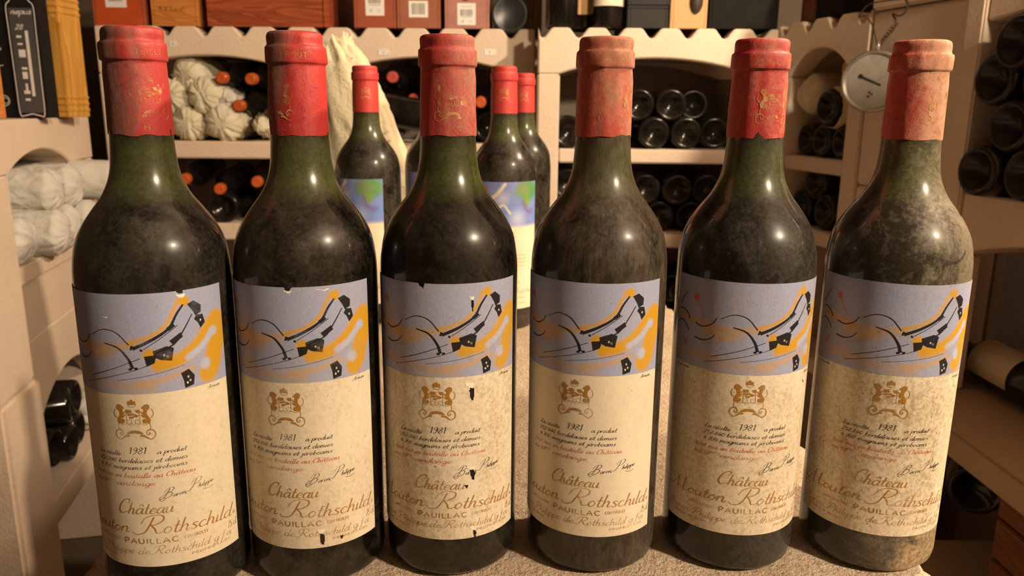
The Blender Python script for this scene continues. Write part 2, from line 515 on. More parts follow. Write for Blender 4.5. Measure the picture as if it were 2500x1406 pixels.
def glyph(ch, style):
    acc = []
    if ch in 'âéèô':
        acc, ch = ch, {'â': 'a', 'é': 'e', 'è': 'e', 'ô': 'o'}[ch]
    if style == 'sans': wd, st = SANS[ch]
    else:
        wd, st = (LOW.get(ch) or DIG.get(ch) or CAPS.get(ch))
    st = [list(q) for q in st]
    if acc: st.append({'â': [(.3, 1.35), (.55, 1.75), (.85, 1.35)], 'é': [(.45, 1.3), (.75, 1.7)], 'è': [(.75, 1.3), (.45, 1.7)], 'ô': [(.2, 1.35), (.45, 1.75), (.75, 1.35)]}[acc])
    return wd, st, (style == 'sans' and ch not in ROUND)


def write(text, s0, s1, base, xh, style='script', slant=.38, pen=(.10, .24), weight=1.0, space=0.0, capk=1.0):
    """strokes in mm: fits text between s0 and s1 with baseline base (callable or number); returns list of (pts,widths)"""
    ck = lambda c: capk if (style == 'script' and c in CAPS) else 1.0
    adv = sum(glyph(c, style)[0] * ck(c) + space for c in text)
    kx = (s1 - s0) / adv
    out, x = [], 0.0
    for c in text:
        wd, st, sharp = glyph(c, style)
        g = ck(c)
        for q in st:
            P = [np.array(p_, float) * g for p_ in q]
            if not sharp and len(P) > 2: P = smooth_prof(P, 4)
            elif len(P) > 1 and sharp: P = P
            pts = []
            for a in P:
                sx = s0 + (x + a[0]) * kx + a[1] * xh * slant
                u = (sx - s0) / max(1e-6, s1 - s0)
                b = base(u) if callable(base) else base
                pts.append((sx, b + a[1] * xh))
            ws = []
            for i in range(len(pts)):
                a, b = pts[max(0, i - 1)], pts[min(len(pts) - 1, i + 1)]
                dx, dz = b[0] - a[0], b[1] - a[1]
                L = math.hypot(dx, dz) or 1
                down = abs(dz) / L if (dz < 0 or style == 'sans') else abs(dz) / L * .15
                ws.append((pen[0] + (pen[1] - pen[0]) * down) * weight)
            out.append((pts, ws))
        x += wd * g + space
    return out


class Wrap:
    """collects flat print (mm) and rolls it on a cylinder of radius R (m) about z; angle 0 faces -y"""

    def __init__(s, R, th0, holes=(), prof=None):
        s.prof = prof                      # [(z, radius)] when the surface is not a plain cylinder
        s.R, s.th0, s.V, s.F, s.I, s.holes = R, th0, [], [], [], holes

    def pt(s, a, z):
        th = s.th0 + a * .001 / s.R
        r = s.R if s.prof is None else float(np.interp(z * .001, s.prof[0], s.prof[1])) + .00007
        return (r * math.sin(th), -r * math.cos(th), z * .001)

    def ok(s, a, z): return not any(inside(a, z, h) for h in s.holes)

    def stroke(s, pts, ws, mi=0):
        n = len(pts)
        L = []
        for i in range(n):
            a, b = pts[max(0, i - 1)], pts[min(n - 1, i + 1)]
            dx, dz = b[0] - a[0], b[1] - a[1]
            l = math.hypot(dx, dz) or 1
            h = ws[i] / 2
            L.append(((pts[i][0] - dz / l * h, pts[i][1] + dx / l * h), (pts[i][0] + dz / l * h, pts[i][1] - dx / l * h)))
        b0 = len(s.V)
        for l, r in L: s.V += [s.pt(*l), s.pt(*r)]
        for i in range(n - 1):
            if s.ok((pts[i][0] + pts[i + 1][0]) / 2, (pts[i][1] + pts[i + 1][1]) / 2):
                s.F.append((b0 + 2 * i, b0 + 2 * i + 1, b0 + 2 * i + 3, b0 + 2 * i + 2))
                s.I.append(mi)

    def line(s, pts, w0, mi=0, n=5, w1=None):
        P = [tuple(q) for q in smooth_prof(pts, n)] if len(pts) > 2 else pts
        m = len(P)
        s.stroke(P, [w0 + ((w1 if w1 is not None else w0) - w0) * i / (m - 1) for i in range(m)], mi)

    def poly(s, pts, mi=0):
        tr = [tuple(pts[i] for i in t) for t in tessellate_polygon([[Vector((a, b, 0)) for a, b in pts]])]
        lim = s.R * 45                     # mm: split wide triangles so that they follow the curve
        while tr:
            t = tr.pop()
            e = [(abs(t[i][0] - t[(i + 1) % 3][0]), i) for i in range(3)]
            d, i = max(e)
            if d > lim:
                p, q, o = t[i], t[(i + 1) % 3], t[(i + 2) % 3]
                m = ((p[0] + q[0]) / 2, (p[1] + q[1]) / 2)
                tr += [(p, m, o), (m, q, o)]
                continue
            if s.ok(sum(q[0] for q in t) / 3, sum(q[1] for q in t) / 3):
                b0 = len(s.V)
                s.V += [s.pt(*q) for q in t]
                s.F.append((b0, b0 + 1, b0 + 2))
                s.I.append(mi)

    def build(s, name, mats, parent):
        return mesh(name, s.V, s.F, mats, parent, False, s.I)


def inside(x, y, poly):
    c = False
    n = len(poly)
    for i in range(n):
        x1, y1 = poly[i]
        x2, y2 = poly[i - 1]
        if (y1 > y) != (y2 > y) and x < (x2 - x1) * (y - y1) / (y2 - y1) + x1: c = not c
    return c


# ------------------------------------------------------------------ room
def struct(o):
    o['kind'] = 'structure'
    return o


struct(box('floor', -1.7, 1.5, -1.5, 2.5, -.80, -.75, M_floor, bev=0))
struct(box('ceiling', -1.7, 1.5, -1.5, 2.5, 1.55, 1.60, M_wall, bev=0))
struct(box('wall_back', -1.7, 1.5, 2.45, 2.5, -.75, 1.55, M_wall, bev=0))
struct(box('wall_front', -1.7, 1.5, -1.5, -1.45, -.75, 1.55, M_wall, bev=0))
struct(box('wall_left', -1.7, -1.65, -1.45, 2.45, -.75, 1.55, M_wall, bev=0))
struct(box('wall_right', 1.45, 1.5, -1.45, 2.45, -.75, 1.55, M_wall, bev=0))


# ------------------------------------------------------------------ stone wine racks
def prism(name, poly, y0, y1, mat, parent, bev=.003):
    bm = bmesh.new()
    vs_ = [bm.verts.new((a, y0, b)) for a, b in poly]
    f = bm.faces.new(vs_)
    r = bmesh.ops.extrude_face_region(bm, geom=[f])
    for v in r['geom']:
        if isinstance(v, bmesh.types.BMVert): v.co.y = y1
    if bev:
        bmesh.ops.recalc_face_normals(bm, faces=bm.faces)
        es = [e for e in bm.edges if len(e.link_faces) == 2 and e.calc_face_angle(0) > .6]
        bmesh.ops.bevel(bm, geom=es, offset=bev, segments=1, affect='EDGES')
    return bm_obj(name, bm, mat, parent)


def arch_pts(u0, u1, zs, zp, n=18):
    """shallow arch from (u0,zs) over (mid,zp) to (u1,zs)"""
    c, h = (u1 - u0) / 2, zp - zs
    R = (c * c + h * h) / (2 * h)
    a0 = math.asin(min(1, c / R))
    return [((u0 + u1) / 2 + R * math.sin(-a0 + 2 * a0 * i / n), zp - R + R * math.cos(-a0 + 2 * a0 * i / n)) for i in range(n + 1)]


def notched(u0, u1, zt, pitch, ph, depth=.021, halfw=.024):
    """top edge from u1 to u0 with V cradles at ph + k*pitch"""
    pts = [(u1, zt)]
    k = math.floor((u1 - ph) / pitch)
    while ph + k * pitch > u0 - .001:
        c = ph + k * pitch
        for du, dz in ((halfw, 0), (halfw * .78, -depth * .12), (halfw * .18, -depth), (-halfw * .18, -depth), (-halfw * .78, -depth * .12), (-halfw, 0)):
            if u0 < c + du < u1: pts.append((c + du, zt + dz))
        k -= 1
    pts.append((u0, zt))
    return pts


def lintel(parent, u0, u1, zs, zp, zt, y0, y1, pitch=None, ph=0, lo=.0, mat=None):
    arc = arch_pts(u0 + lo, u1 - lo, zs, zp)
    pts = [(u0, zs)] + arc + [(u1, zs)] if lo else arc
    top = notched(u0, u1, zt, pitch, ph) if pitch else [(u1, zt), (u0, zt)]
    return prism('lintel', pts + top, y0, y1, mat or M_rack, parent)


ZF = -.75
# back left rack: two arched bins, face at y = 1.90
R1 = thing('stone_wine_rack', 'cream stone rack with two arched bins under the row of red boxes', 'wine rack', (-.97, 1.90, 0))
for a, b in ((0, .035), (.483, .533), (.985, 1.018)):
    box('post', a, b, 0, .36, ZF, .325, M_rack, R1)
for a, b in ((0, .508), (.508, 1.018)):
    lintel(R1, a, b, .325, .367, .431, 0, .055, .0885, -.716 + .97, lo=.03)
    lintel(R1, a, b, .325, .367, .431, .305, .36, .0885, -.716 + .97, lo=.03)
for a, b in ((.036, .482), (.534, .984)):
    for zt_ in (.170, -.027, -.26, -.50):
        box('shelf', a, b, .004, .34, zt_ - .040, zt_, M_rack, R1)
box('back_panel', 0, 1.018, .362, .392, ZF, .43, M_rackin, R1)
box('top_slab', .036, .98, .057, .303, .372, .395, M_rack, R1)

# back right rack, one bin, standing a little forward
R2 = thing('stone_wine_rack', 'cream stone rack with one arched bin of black bottle ends, rear right', 'wine rack', (.052, 1.77, 0))
for a, b in ((0, .048), (.478, .516)):
    box('post', a, b, 0, .36, ZF, .327, M_rack, R2)
lintel(R2, 0, .516, .327, .362, .4235, 0, .055, .0783, .139 - .052, lo=.045)
lintel(R2, 0, .516, .327, .362, .4235, .305, .36, .0783, .139 - .052, lo=.045)
for zt_ in (.166, -.025, -.26, -.50):
    box('shelf', .049, .477, .004, .34, zt_ - .030, zt_, M_rack, R2)
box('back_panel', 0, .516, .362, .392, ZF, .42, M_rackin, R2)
box('top_slab', .049, .477, .057, .303, .368, .39, M_rack, R2)

# corner rack on the right hand wall (local x runs towards the viewer, local y into the wall)
RA = math.atan2(-.9746, .2241)
R3 = thing('stone_wine_rack', 'dim tan stone rack with one arched bin in the right hand corner beside the thermometer', 'wine rack', (.57, 1.77, 0), (0, 0, RA))
for a, b in ((0, .05), (.256, .30)):
    box('post', a, b, 0, .34, ZF, .322, M_rack, R3)
lintel(R3, 0, .30, .322, .376, .432, 0, .055, .085, .02, lo=.045)
for zt_ in (.161, .016, -.25, -.50):
    box('shelf', .051, .255, .004, .33, zt_ - .029, zt_, M_rack, R3)
box('back_panel', 0, .30, .342, .37, ZF, .43, M_rackin, R3)
box('top_slab', .0, .30, .057, .34, .385, .43, M_rack, R3)
box('side_panel', .256, .30, .057, .34, .324, .383, M_rack, R3)
box('side_panel', 0, .05, .057, .34, .324, .383, M_rack, R3)

# plain stone pier that carries the thermometer
R5 = thing('stone_pier', 'plain tan stone pier behind the hanging dial thermometer', 'pier', (.57, 1.77, 0), (0, 0, RA))
box('stone_block', .303, .527, .002, .062, ZF, .12, M_rack, R5, .004)
box('stone_block', .303, .527, .002, .11, .122, .425, M_rack, R5, .004)
box('stone_block', .303, .527, -.004, .11, .428, .62, M_rack, R5, .004)

# near rack on the right
R4 = thing('stone_wine_rack', 'dark tan stone rack at the far right holding thick black bottle ends', 'wine rack', (.57, 1.77, 0), (0, 0, RA))
box('post', .529, .564, -.006, .33, .035, .62, M_rack, R4)
box('post', .529, .566, -.006, .05, -.19, .034, M_rack, R4)
box('post', .93, .98, -.006, .33, -.19, .62, M_rack, R4)
lintel(R4, .565, .929, .386, .398, .598, 0, .055)
box('top_slab', .565, .929, 0, .33, .600, .62, M_rack, R4)
lintel(R4, .565, .929, .036, .072, .134, 0, .33)
box('back_panel', .529, .98, .332, .36, .035, .62, M_rackin, R4)
box('back_panel', .44, .98, .362, .40, -.19, .62, M_rackin, R4)

# added unseen block shaped like a rack end, shades the right ledge and bottles
R_SHADE = thing('stone_wine_rack', 'added tan stone panels out of frame that shade the right ledge', 'wine rack', (0, 0, 0))
for ya in (.42, .56): box('side_panel', .66, 1.20, ya, ya + .05, ZF, .575, M_rack, R_SHADE)
box('back_panel', 1.16, 1.20, .471, .559, ZF, .575, M_rack, R_SHADE)
for zz in (-.25, .05, .35): box('shelf', .66, 1.158, .471, .559, zz - .04, zz, M_rack, R_SHADE)

# left hand rack (local x runs away from the viewer, local y into the wall)
LA = math.atan2(.977, -.2137)
R6 = thing('stone_wine_rack', 'cream stone rack with an arched bin of white tissue wrapped bottles at the left edge', 'wine rack', (-.825, 1.30, 0), (0, 0, LA))
box('post', -.16, -.014, 0, .36, -.205, .14, M_rack, R6)
box('post', -.16, -.002, -.004, .36, ZF, -.209, M_rack, R6, .006)
box('post', .415, .455, 0, .36, ZF, .14, M_rack, R6)
lintel(R6, -.16, .455, .14, .174, .2285, 0, .36, lo=.147)
box('shelf', -.013, .414, .002, .35, -.046, -.0155, M_rack, R6)
lintel(R6, -.013, .414, -.335, -.245, -.15, .012, .06)
box('panel', -.013, .414, .010, .06, -.148, -.05, M_rack, R6)
box('shelf', -.013, .414, .002, .35, -.50, -.45, M_rack, R6)
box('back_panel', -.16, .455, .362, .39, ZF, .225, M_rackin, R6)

# ------------------------------------------------------------------ stone table in the foreground
def stone_table():
    bm = bmesh.new()
    nx, ny = 60, 110
    grid = []
    for j in range(ny + 1):
        row = []
        for i in range(nx + 1):
            v = j / ny
            y = .352 + v * .90
            u = i / nx
            x0, x1 = -.243, .250 - .05 * v
            if v < .045:                        # rounded front corners
                k = 1 - v / .045
                x0 += .028 * (1 - math.sqrt(max(0, 1 - k * k)))
                x1 -= .040 * (1 - math.sqrt(max(0, 1 - k * k)))
            x = x0 + (x1 - x0) * u
            e = min(i, nx - i, j * 1.2, ny - j)
            z = -.0012 * abs(mnoise.noise((x * 60, y * 60, 1))) - .0016 * max(0, 3 - e) ** 1.7 * (.7 + .6 * mnoise.noise((x * 40, y * 40, 5)))
            if e < 1:
                x += .003 * mnoise.noise((x * 70, y * 70, 9))
                y += .003 * mnoise.noise((x * 70, y * 70, 3))
            row.append(bm.verts.new((x, y, z)))
        grid.append(row)
    for j in range(ny):
        for i in range(nx):
            bm.faces.new((grid[j][i], grid[j][i + 1], grid[j + 1][i + 1], grid[j + 1][i]))
    ring = [grid[0][i] for i in range(nx)] + [grid[j][nx] for j in range(ny)] + [grid[ny][i] for i in range(nx, 0, -1)] + [grid[j][0] for j in range(ny, 0, -1)]
    prev = ring
    for dz in (.03, .08, .14):
        cur = []
        for v in ring:
            q = .004 * mnoise.noise((v.co.x * 40, v.co.y * 40, dz * 50))
            cur.append(bm.verts.new((v.co.x + q, v.co.y + q, v.co.z - dz)))
        n = len(ring)
        for i in range(n): bm.faces.new((prev[i], cur[i], cur[(i + 1) % n], prev[(i + 1) % n]))
        prev = cur
    bm.faces.new(prev)
    return bm


T = thing('stone_table', 'rough sandy stone table slab under the six dusty bottles', 'table', (0, 0, 0))
bm_obj('slab', stone_table(), M_table, T, True)
box('pedestal', -.17, .13, .45, 1.15, -.75, -.141, M_rack, T, .008)

# ------------------------------------------------------------------ label artwork and printing
HW = 49.5                     # half width of the label, mm round the glass
ZT, ZA, ZB = 168.5, 118.5, 24.5


def seg_d(S, Z, pts):
    """distance field to a polyline"""
    D = np.full(S.shape, 1e9)
    P = smooth_prof(pts, 5) if len(pts) > 2 else [np.array(q, float) for q in pts]
    for a, b in zip(P[:-1], P[1:]):
        ax, az = a
        bx, bz = b
        dx, dz = bx - ax, bz - az
        t = np.clip(((S - ax) * dx + (Z - az) * dz) / (dx * dx + dz * dz + 1e-9), 0, 1)
        D = np.minimum(D, np.hypot(S - ax - t * dx, Z - az - t * dz))
    return D


def lay(C, D, w, soft, col, op=1.0):
    k = np.clip((w + soft - D) / (2 * soft), 0, 1)
    k = (k * k * (3 - 2 * k) * op)[..., None]
    return C * (1 - k) + np.array(col) * k


OCH, LAV, INK, RED, PALE = (.60, .315, .012), (.335, .375, .56), (.028, .026, .026), (.56, .045, .03), (.44, .48, .66)


def art_abstract(S, Z):
    """free airbrushed bands and dabs: ochre, black and a little red on lavender grey"""
    rng = np.random.default_rng(3)
    C = np.ones(S.shape + (3,)) * np.array(LAV)
    C = C * (1 + .05 * rng.standard_normal(S.shape)[..., None])
    C = lay(C, seg_d(S, Z, [(-50, 124), (-30, 126), (-10, 123), (10, 121)]), 1, 5, OCH, .75)
    C = lay(C, seg_d(S, Z, [(-51, 147), (-34, 144.5), (-12, 142), (4, 143.5)]), 1, 3.2, OCH, .95)
    C = lay(C, seg_d(S, Z, [(-26, 141), (-18, 138), (-10, 139)]), 1.4, 3, OCH, .85)
    C = lay(C, seg_d(S, Z, [(2, 144.5), (12, 147.5), (19, 152.5), (22.5, 158.5), (25.5, 164)]), .9, 1.1, OCH)
    C = lay(C, np.hypot(S - 28, Z - 163.2), 2.6, 1.0, OCH)
    C = lay(C, seg_d(S, Z, [(14, 132.5), (24, 134.5), (33, 140), (40, 148), (45.5, 152)]), 3.4, 1.6, OCH)
    C = lay(C, seg_d(S, Z, [(45, 150), (46.5, 143), (43, 136), (41, 129), (38, 124.5)]), 5.4, 1.7, OCH)
    C = lay(C, seg_d(S, Z, [(4, 123.5), (18, 125.5), (30, 129)]), .9, 2.2, OCH, .85)
    C = lay(C, seg_d(S, Z, [(28, 134.5), (35, 138.5), (41, 144.5)]), 1.6, .8, PALE)
    C = lay(C, np.hypot(S - 42.3, Z - 145.2), 2.4, .9, PALE)
    C = lay(C, np.hypot((S - 36.5), (Z - 129.5) * .9), 2.7, .9, PALE)
    C = lay(C, np.hypot(S - 10.5, Z - 138), 3.2, 1.2, OCH)
    C = lay(C, np.hypot((S + 33), (Z - 157.5)), 2.0, .8, RED, .9)
    C = lay(C, seg_d(S, Z, [(-32.5, 156), (-29, 151), (-27.5, 147)]), .45, .9, RED, .6)
    C = lay(C, seg_d(S, Z, [(-42, 132.5), (-39.5, 130), (-38.5, 133), (-41, 129)]), .5, .7, RED, .8)
    C = lay(C, seg_d(S, Z, [(-30, 135.5), (-24, 133.5), (-16, 136)]), .3, 1.3, RED, .45)
    return C


def art_ink(wp):
    """loose black brush marks, abstract"""
    L = wp.line
    L([(3, 141.5), (12, 145.5), (20, 150.5), (24, 157), (27.5, 161.5)], 1.7, 0, 5, .9)
    L([(8, 141), (16, 146), (24, 151.5)], .35, 0)
    L([(13, 138.5), (22, 142.5), (27, 149), (31.5, 156)], .9, 0, 5, .5)
    L([(19.5, 150), (22.5, 152.2)], 2.0, 0)
    L([(2, 142.2), (7.5, 140.4)], 2.4, 0, 5, 1.0)
    L([(-18, 148), (-11, 151), (-4, 149.5), (1.5, 143.5)], .32, 0, 6, .6)
    L([(-11, 144.2), (-4, 142), (.5, 136.5), (2.2, 131.5)], .5, 0, 6, 1.7)
    L([(.2, 131.2), (4.6, 131.6)], 1.2, 0)
    L([(-33, 143.2), (-28, 142.2), (-22.5, 144.5), (-20, 148)], .7, 0, 6, .5)
    L([(-47, 148.5), (-43, 149), (-39, 147), (-37.2, 144.4)], .5, 0, 6, .8)
    L([(-33, 135.2), (-28, 134.6), (-23, 136.2), (-20.4, 139)], .8, 0, 6, .4)
    L([(-49, 139.5), (-45, 142.5), (-40.5, 141), (-37.5, 137.8)], .6, 0, 6, .7)
    L([(-46, 151), (-44, 155), (-40, 159.5)], .9, 0, 6, .3)
    L([(-22, 126.4), (-8, 131.2), (6, 136.6)], .34, 0)
    L([(-26, 122.6), (-10, 127), (4, 131), (12, 134)], .28, 0)
    L([(-6, 125.4), (12, 128.2), (26, 131)], .2, 0)
    for q in ([(30.3, 160.8), (33, 161.8), (35.8, 159.6), (35.6, 156.8), (33.2, 155.8), (32.2, 158)],
              [(34, 154.6), (36.6, 154.4), (37.4, 151), (35.4, 149), (34.4, 151.4), (33, 153)],
              [(13, 139.5), (18, 141), (20.5, 140), (19.5, 135), (15.5, 135.8), (13.4, 137)],
              [(8.5, 137), (13, 137.4), (12, 134.2), (9.2, 133)],
              [(24.5, 126.3), (27.5, 127.5), (29.6, 124.5), (29, 120.8), (25.6, 120), (25.4, 123)],
              [(20.5, 144.4), (24.8, 147.2), (25.6, 145.4), (21.8, 142.6)]):
        mx, mz = sum(a for a, b in q) / len(q), sum(b for a, b in q) / len(q)
        wp.poly([(mx + (a - mx) * 1.28, mz + (b - mz) * 1.28) for a, b in q], 0)
    for a, b in ((27.2, 124.6), (28, 122.6), (26.6, 121.6), (17, 137.4), (18.4, 136.6), (35.6, 152.2)):
        wp.poly([(a + .5 * math.cos(k), b + .65 * math.sin(k)) for k in (0, 1.05, 2.1, 3.14, 4.2, 5.2)], 1)


def art_bluegreen(S, Z):
    """stand-in for the other vintage's picture: soft blue, green and violet clouds"""
    rng = np.random.default_rng(5)
    C = np.ones(S.shape + (3,)) * np.array((.16, .24, .58))
    C = C * (1 + .06 * rng.standard_normal(S.shape)[..., None])
    C = lay(C, np.hypot(S - 12, Z - 128), 8, 8, (.50, .56, .74), .8)
    C = lay(C, np.hypot(S + 6, Z - 150), 7, 7, (.62, .62, .74), .7)
    C = lay(C, np.hypot((S - 27) * .62, (Z - 159) * .9), 10, 4, (.05, .26, .07))
    C = lay(C, np.hypot((S - 24) * 1.2, Z - 147), 6.5, 3, (.13, .30, .03))
    C = lay(C, np.hypot((S - 20) * .9, Z - 160), 7, 5, (.17, .24, .10), .8)
    C = lay(C, seg_d(S, Z, [(20, 147), (23, 140), (29, 135), (34, 136)]), 2.4, 2.4, (.17, .12, .32), .9)
    C = lay(C, np.hypot(S - 38, Z - 132), 4, 3, (.10, .26, .62), .9)
    C = lay(C, np.hypot(S + 26, Z - 160), 4.2, 1.2, RED)
    C = lay(C, seg_d(S, Z, [(-22, 148), (-12, 154), (-2, 166)]), 1.8, 1.0, (.74, .66, .5))
    C = lay(C, seg_d(S, Z, [(-8, 141), (-3, 143), (4, 134)]), 1.0, .8, (.74, .68, .56))
    C = lay(C, Z - 119 + 0 * S, 1, 2.5, (.66, .62, .62), .8)
    return C


def sheet(name, R, th0, s0, s1, z0, z1, step, mat, parent, holes=(), color=None):
    ns, nz = int(round((s1 - s0) / step)), int(round((z1 - z0) / step))
    s = np.linspace(s0, s1, ns + 1)
    z = np.linspace(z0, z1, nz + 1)
    S, Z = np.meshgrid(s, z)
    th = th0 + S * .001 / R
    V = np.stack([R * np.sin(th), -R * np.cos(th), Z * .001], -1).reshape(-1, 3)
    i, j = np.meshgrid(np.arange(ns), np.arange(nz))
    a = (j * (ns + 1) + i).ravel()
    F = np.stack([a, a + 1, a + ns + 2, a + ns + 1], -1)
    if holes:
        cs, cz = S.ravel()[a] + step / 2, Z.ravel()[a] + step / 2
        keep = np.ones(len(a), bool)
        for h in holes:
            hx = [q[0] for q in h]
            hz = [q[1] for q in h]
            near = (cs > min(hx)) & (cs < max(hx)) & (cz > min(hz)) & (cz < max(hz))
            for k in np.nonzero(near)[0]:
                if inside(cs[k], cz[k], h): keep[k] = False
        F = F[keep]
    me = bpy.data.meshes.new(name)
    me.vertices.add(len(V))
    me.vertices.foreach_set('co', V.ravel())
    me.loops.add(F.size)
    me.loops.foreach_set('vertex_index', F.ravel())
    me.polygons.add(len(F))
    me.polygons.foreach_set('loop_start', np.arange(len(F)) * 4)
    me.polygons.foreach_set('use_smooth', np.ones(len(F), bool))
    if color is not None:
        C = np.clip(color(S, Z), 0, 1).reshape(-1, 3)
        at = me.color_attributes.new('Col', 'FLOAT_COLOR', 'POINT')
        at.data.foreach_set('color', np.concatenate([C, np.ones((len(C), 1))], 1).ravel())
    me.update(calc_edges=True)
    return link(name, me, mat, parent)


# crest traced as simple shapes: (x,y) on a 1406 px study grid -> mm about the crest centre
def cm(q): return [((x - 625) / 43.0, 115.8 - (y - 400) / 40.4) for x, y in q]
def mir(q): return [(1250 - x, y) for x, y in q]


BEAST = [[(272, 575), (282, 525), (325, 502), (378, 515), (412, 545), (445, 572), (432, 604), (404, 598), (408, 640), (420, 700), (415, 760), (372, 800), (352, 835), (345, 900), (330, 915), (295, 912), (280, 880), (272, 830), (296, 785), (332, 735), (340, 690), (322, 632), (292, 616)],
         [(348, 850), (380, 808), (428, 818), (445, 858), (425, 900), (395, 912), (355, 898)],
         [(405, 690), (470, 640), (476, 655), (425, 715)], [(385, 770), (450, 715), (462, 735), (400, 795)],
         [(350, 905), (385, 930), (375, 942), (340, 925)]]
BANNER = [[(445, 1110), (520, 1062), (625, 1050), (730, 1062), (805, 1120), (785, 1145), (722, 1128), (625, 1112), (520, 1128), (460, 1145)],
          [(290, 1252), (345, 1215), (425, 1150), (520, 1150), (512, 1186), (440, 1192), (365, 1235), (305, 1258)]]
SHIELD = [[(490, 615), (590, 615), (612, 678), (500, 690)], [(500, 702), (648, 690), (640, 730), (520, 748)], [(540, 762), (650, 750), (620, 802), (552, 800)],
          [(672, 620), (770, 612), (766, 690), (700, 680)], [(652, 702), (764, 738), (700, 772), (640, 768)]]
CROWN = [(525, 478), (541, 424), (574, 444), (594, 404), (640, 404), (656, 442), (696, 428), (704, 488), (690, 512), (540, 514)]


def draw_crest(wp, gold=0, dx=0.0, dz=0.0, k=1.0):
    f = lambda q: [((a * k + dx), (b - 105) * k + 105 + dz) for a, b in cm(q)]
    for q in BEAST:
        wp.poly(f(q), gold)
        wp.poly(f(mir(q)), gold)
    wp.poly(f(BANNER[0]), gold)
    wp.poly(f(BANNER[1]), gold)
    wp.poly(f(mir(BANNER[1])), gold)
    for q in SHIELD: wp.poly(f(q), gold)
    wp.poly(f(CROWN), gold)
    for m in (lambda q: q, mir):
        wp.line(f(m([(272, 792), (232, 762), (212, 700), (226, 640), (250, 604)])), .42 * k, gold, 5, .25 * k)
        wp.line(f(m([(298, 905), (290, 965), (290, 1015), (330, 1042)])), .30 * k, gold)
        wp.line(f(m([(292, 1252), (222, 1196), (206, 1115), (250, 1052), (330, 1046), (374, 1090), (368, 1142), (334, 1148), (312, 1120), (330, 1096)])), .62 * k, gold, 6, .5 * k)
        wp.line(f(m([(400, 942), (455, 916), (520, 922), (560, 960)])), .16 * k, gold)
    wp.line(f([(485, 610), (488, 912), (590, 910), (622, 942), (656, 908), (762, 910), (766, 606)]), .22 * k, gold, 1)
    wp.line(f([(488, 828), (764, 832)]), .18 * k, gold)
    for x in (585, 662): wp.line(f([(x, 828), (x, 908)]), .16 * k, gold)
    wp.line(f([(530, 495), (562, 545), (625, 556), (690, 542), (702, 492)]), .24 * k, gold)


def draw_lettering(WP):
    """WP: three wraps - gold, black, red"""
    def W_(t, a, b, base, xh, mi, **k):
        for pts, ws in write(t, a, b, base, xh, **k): WP[mi].stroke(pts, ws, 0)
    sm = dict(pen=(.15, .32), slant=.42)
    W_('La récolte', -22.8, -8.8, 86.0, 1.2, 1, **sm)
    W_('1981', -4.4, 4.6, 87.1, 2.0, 1, pen=(.16, .40), slant=.25)
    W_('a produit', 9.4, 23.2, 86.6, 1.2, 1, **sm)
    W_('252.840 bordelaises et demies', -23.4, 23.4, 82.3, 1.2, 1, **sm)
    W_('4.700 magnums et jéroboams', -23.4, 23.0, 78.7, 1.2, 1, **sm)
    W_('tout mis en bouteille au Château', -28.0, 26.6, 74.2, 1.25, 2, **sm)
    W_('ma 59', -28.6, -19.2, 69.9, 1.2, 2, **sm)
    W_('me', -18.6, -15.4, 71.6, .7, 2, pen=(.12, .22))
    W_('vendange', -13.2, 7.2, 69.9, 1.3, 2, **sm)
    W_('Baron,', 9.6, 21.6, lambda u: 62.0 + 1.4 * u, 1.15, 3, pen=(.13, .32), slant=.5, capk=2.2)
    W_('Philippe', 22.4, 35.2, lambda u: 63.9 + 1.5 * u, 1.1, 3, pen=(.13, .32), slant=.5, capk=2.4)
    WP[3].line([(11.6, 64.6), (8.6, 62.4), (9.6, 60.8), (12.0, 62.6)], .2, 0)
    WP[3].line([(29.5, 63.0), (32.5, 62.6), (35.0, 63.4)], .2, 0)
    W_('Château', -14.0, 14.4, 54.4, 3.1, 0, pen=(.28, .72), slant=.36, capk=1.25)
    W_('Mouton', -43.8, -8.4, lambda u: 43.2 + .6 * u, 3.2, 0, pen=(.40, .80), slant=.36, capk=1.2)
    W_('Rothschild', -2.4, 45.0, lambda u: 43.2 - 2.6 * u * u + .2 * u, 3.5, 0, pen=(.30, .80), slant=.36, capk=1.38)
    sn = dict(style='sans', slant=0)
    W_('APPELLATION', -29.6, -14.4, 38.6, 1.5, 0, pen=(.16, .24), space=.25, **sn)
    W_('PAUILLAC', -11.6, 16.6, 37.7, 2.8, 0, pen=(.42, .62), space=.18, **sn)
    W_('CONTROLEE', 18.6, 31.0, 38.3, 1.6, 0, pen=(.2, .28), space=.22, **sn)
    W_('Baron Philippe de Rothschild g.f.a.', -45.8, 45.0, lambda u: 31.2 + .8 * math.sin(PI * u) - .4 * u, 1.9, 0, pen=(.16, .32), slant=.36, capk=1.15)
    W_('PRODUCE OF FRANCE', -40.6, -17.8, 28.8, 1.2, 0, pen=(.16, .22), space=.2, **sn)
    W_('PROPRIETAIRE', 21.4, 43.5, 28.2, 1.3, 0, pen=(.18, .24), space=.25, **sn)
    W_('75', 41.8, 45.0, 34.6, 2.2, 0, pen=(.22, .34), slant=.1)
    W_('cl', 45.8, 48.6, 34.6, 2.0, 0, pen=(.22, .34), slant=.1)
    WP[0].line([(47.2 + .8 * math.cos(k * .7), 42.0 + .8 * math.sin(k * .7)) for k in range(10)], .16, 0)
    W_('R', 46.8, 47.6, 41.6, .8, 0, pen=(.12, .16), **sn)
    W_('Arman', 36.5, 44.0, 115.6, .95, 4, pen=(.12, .2), slant=.5)
    W_('reproduction interdite', -47.5, -36.0, 116.4, .45, 5, pen=(.10, .14))


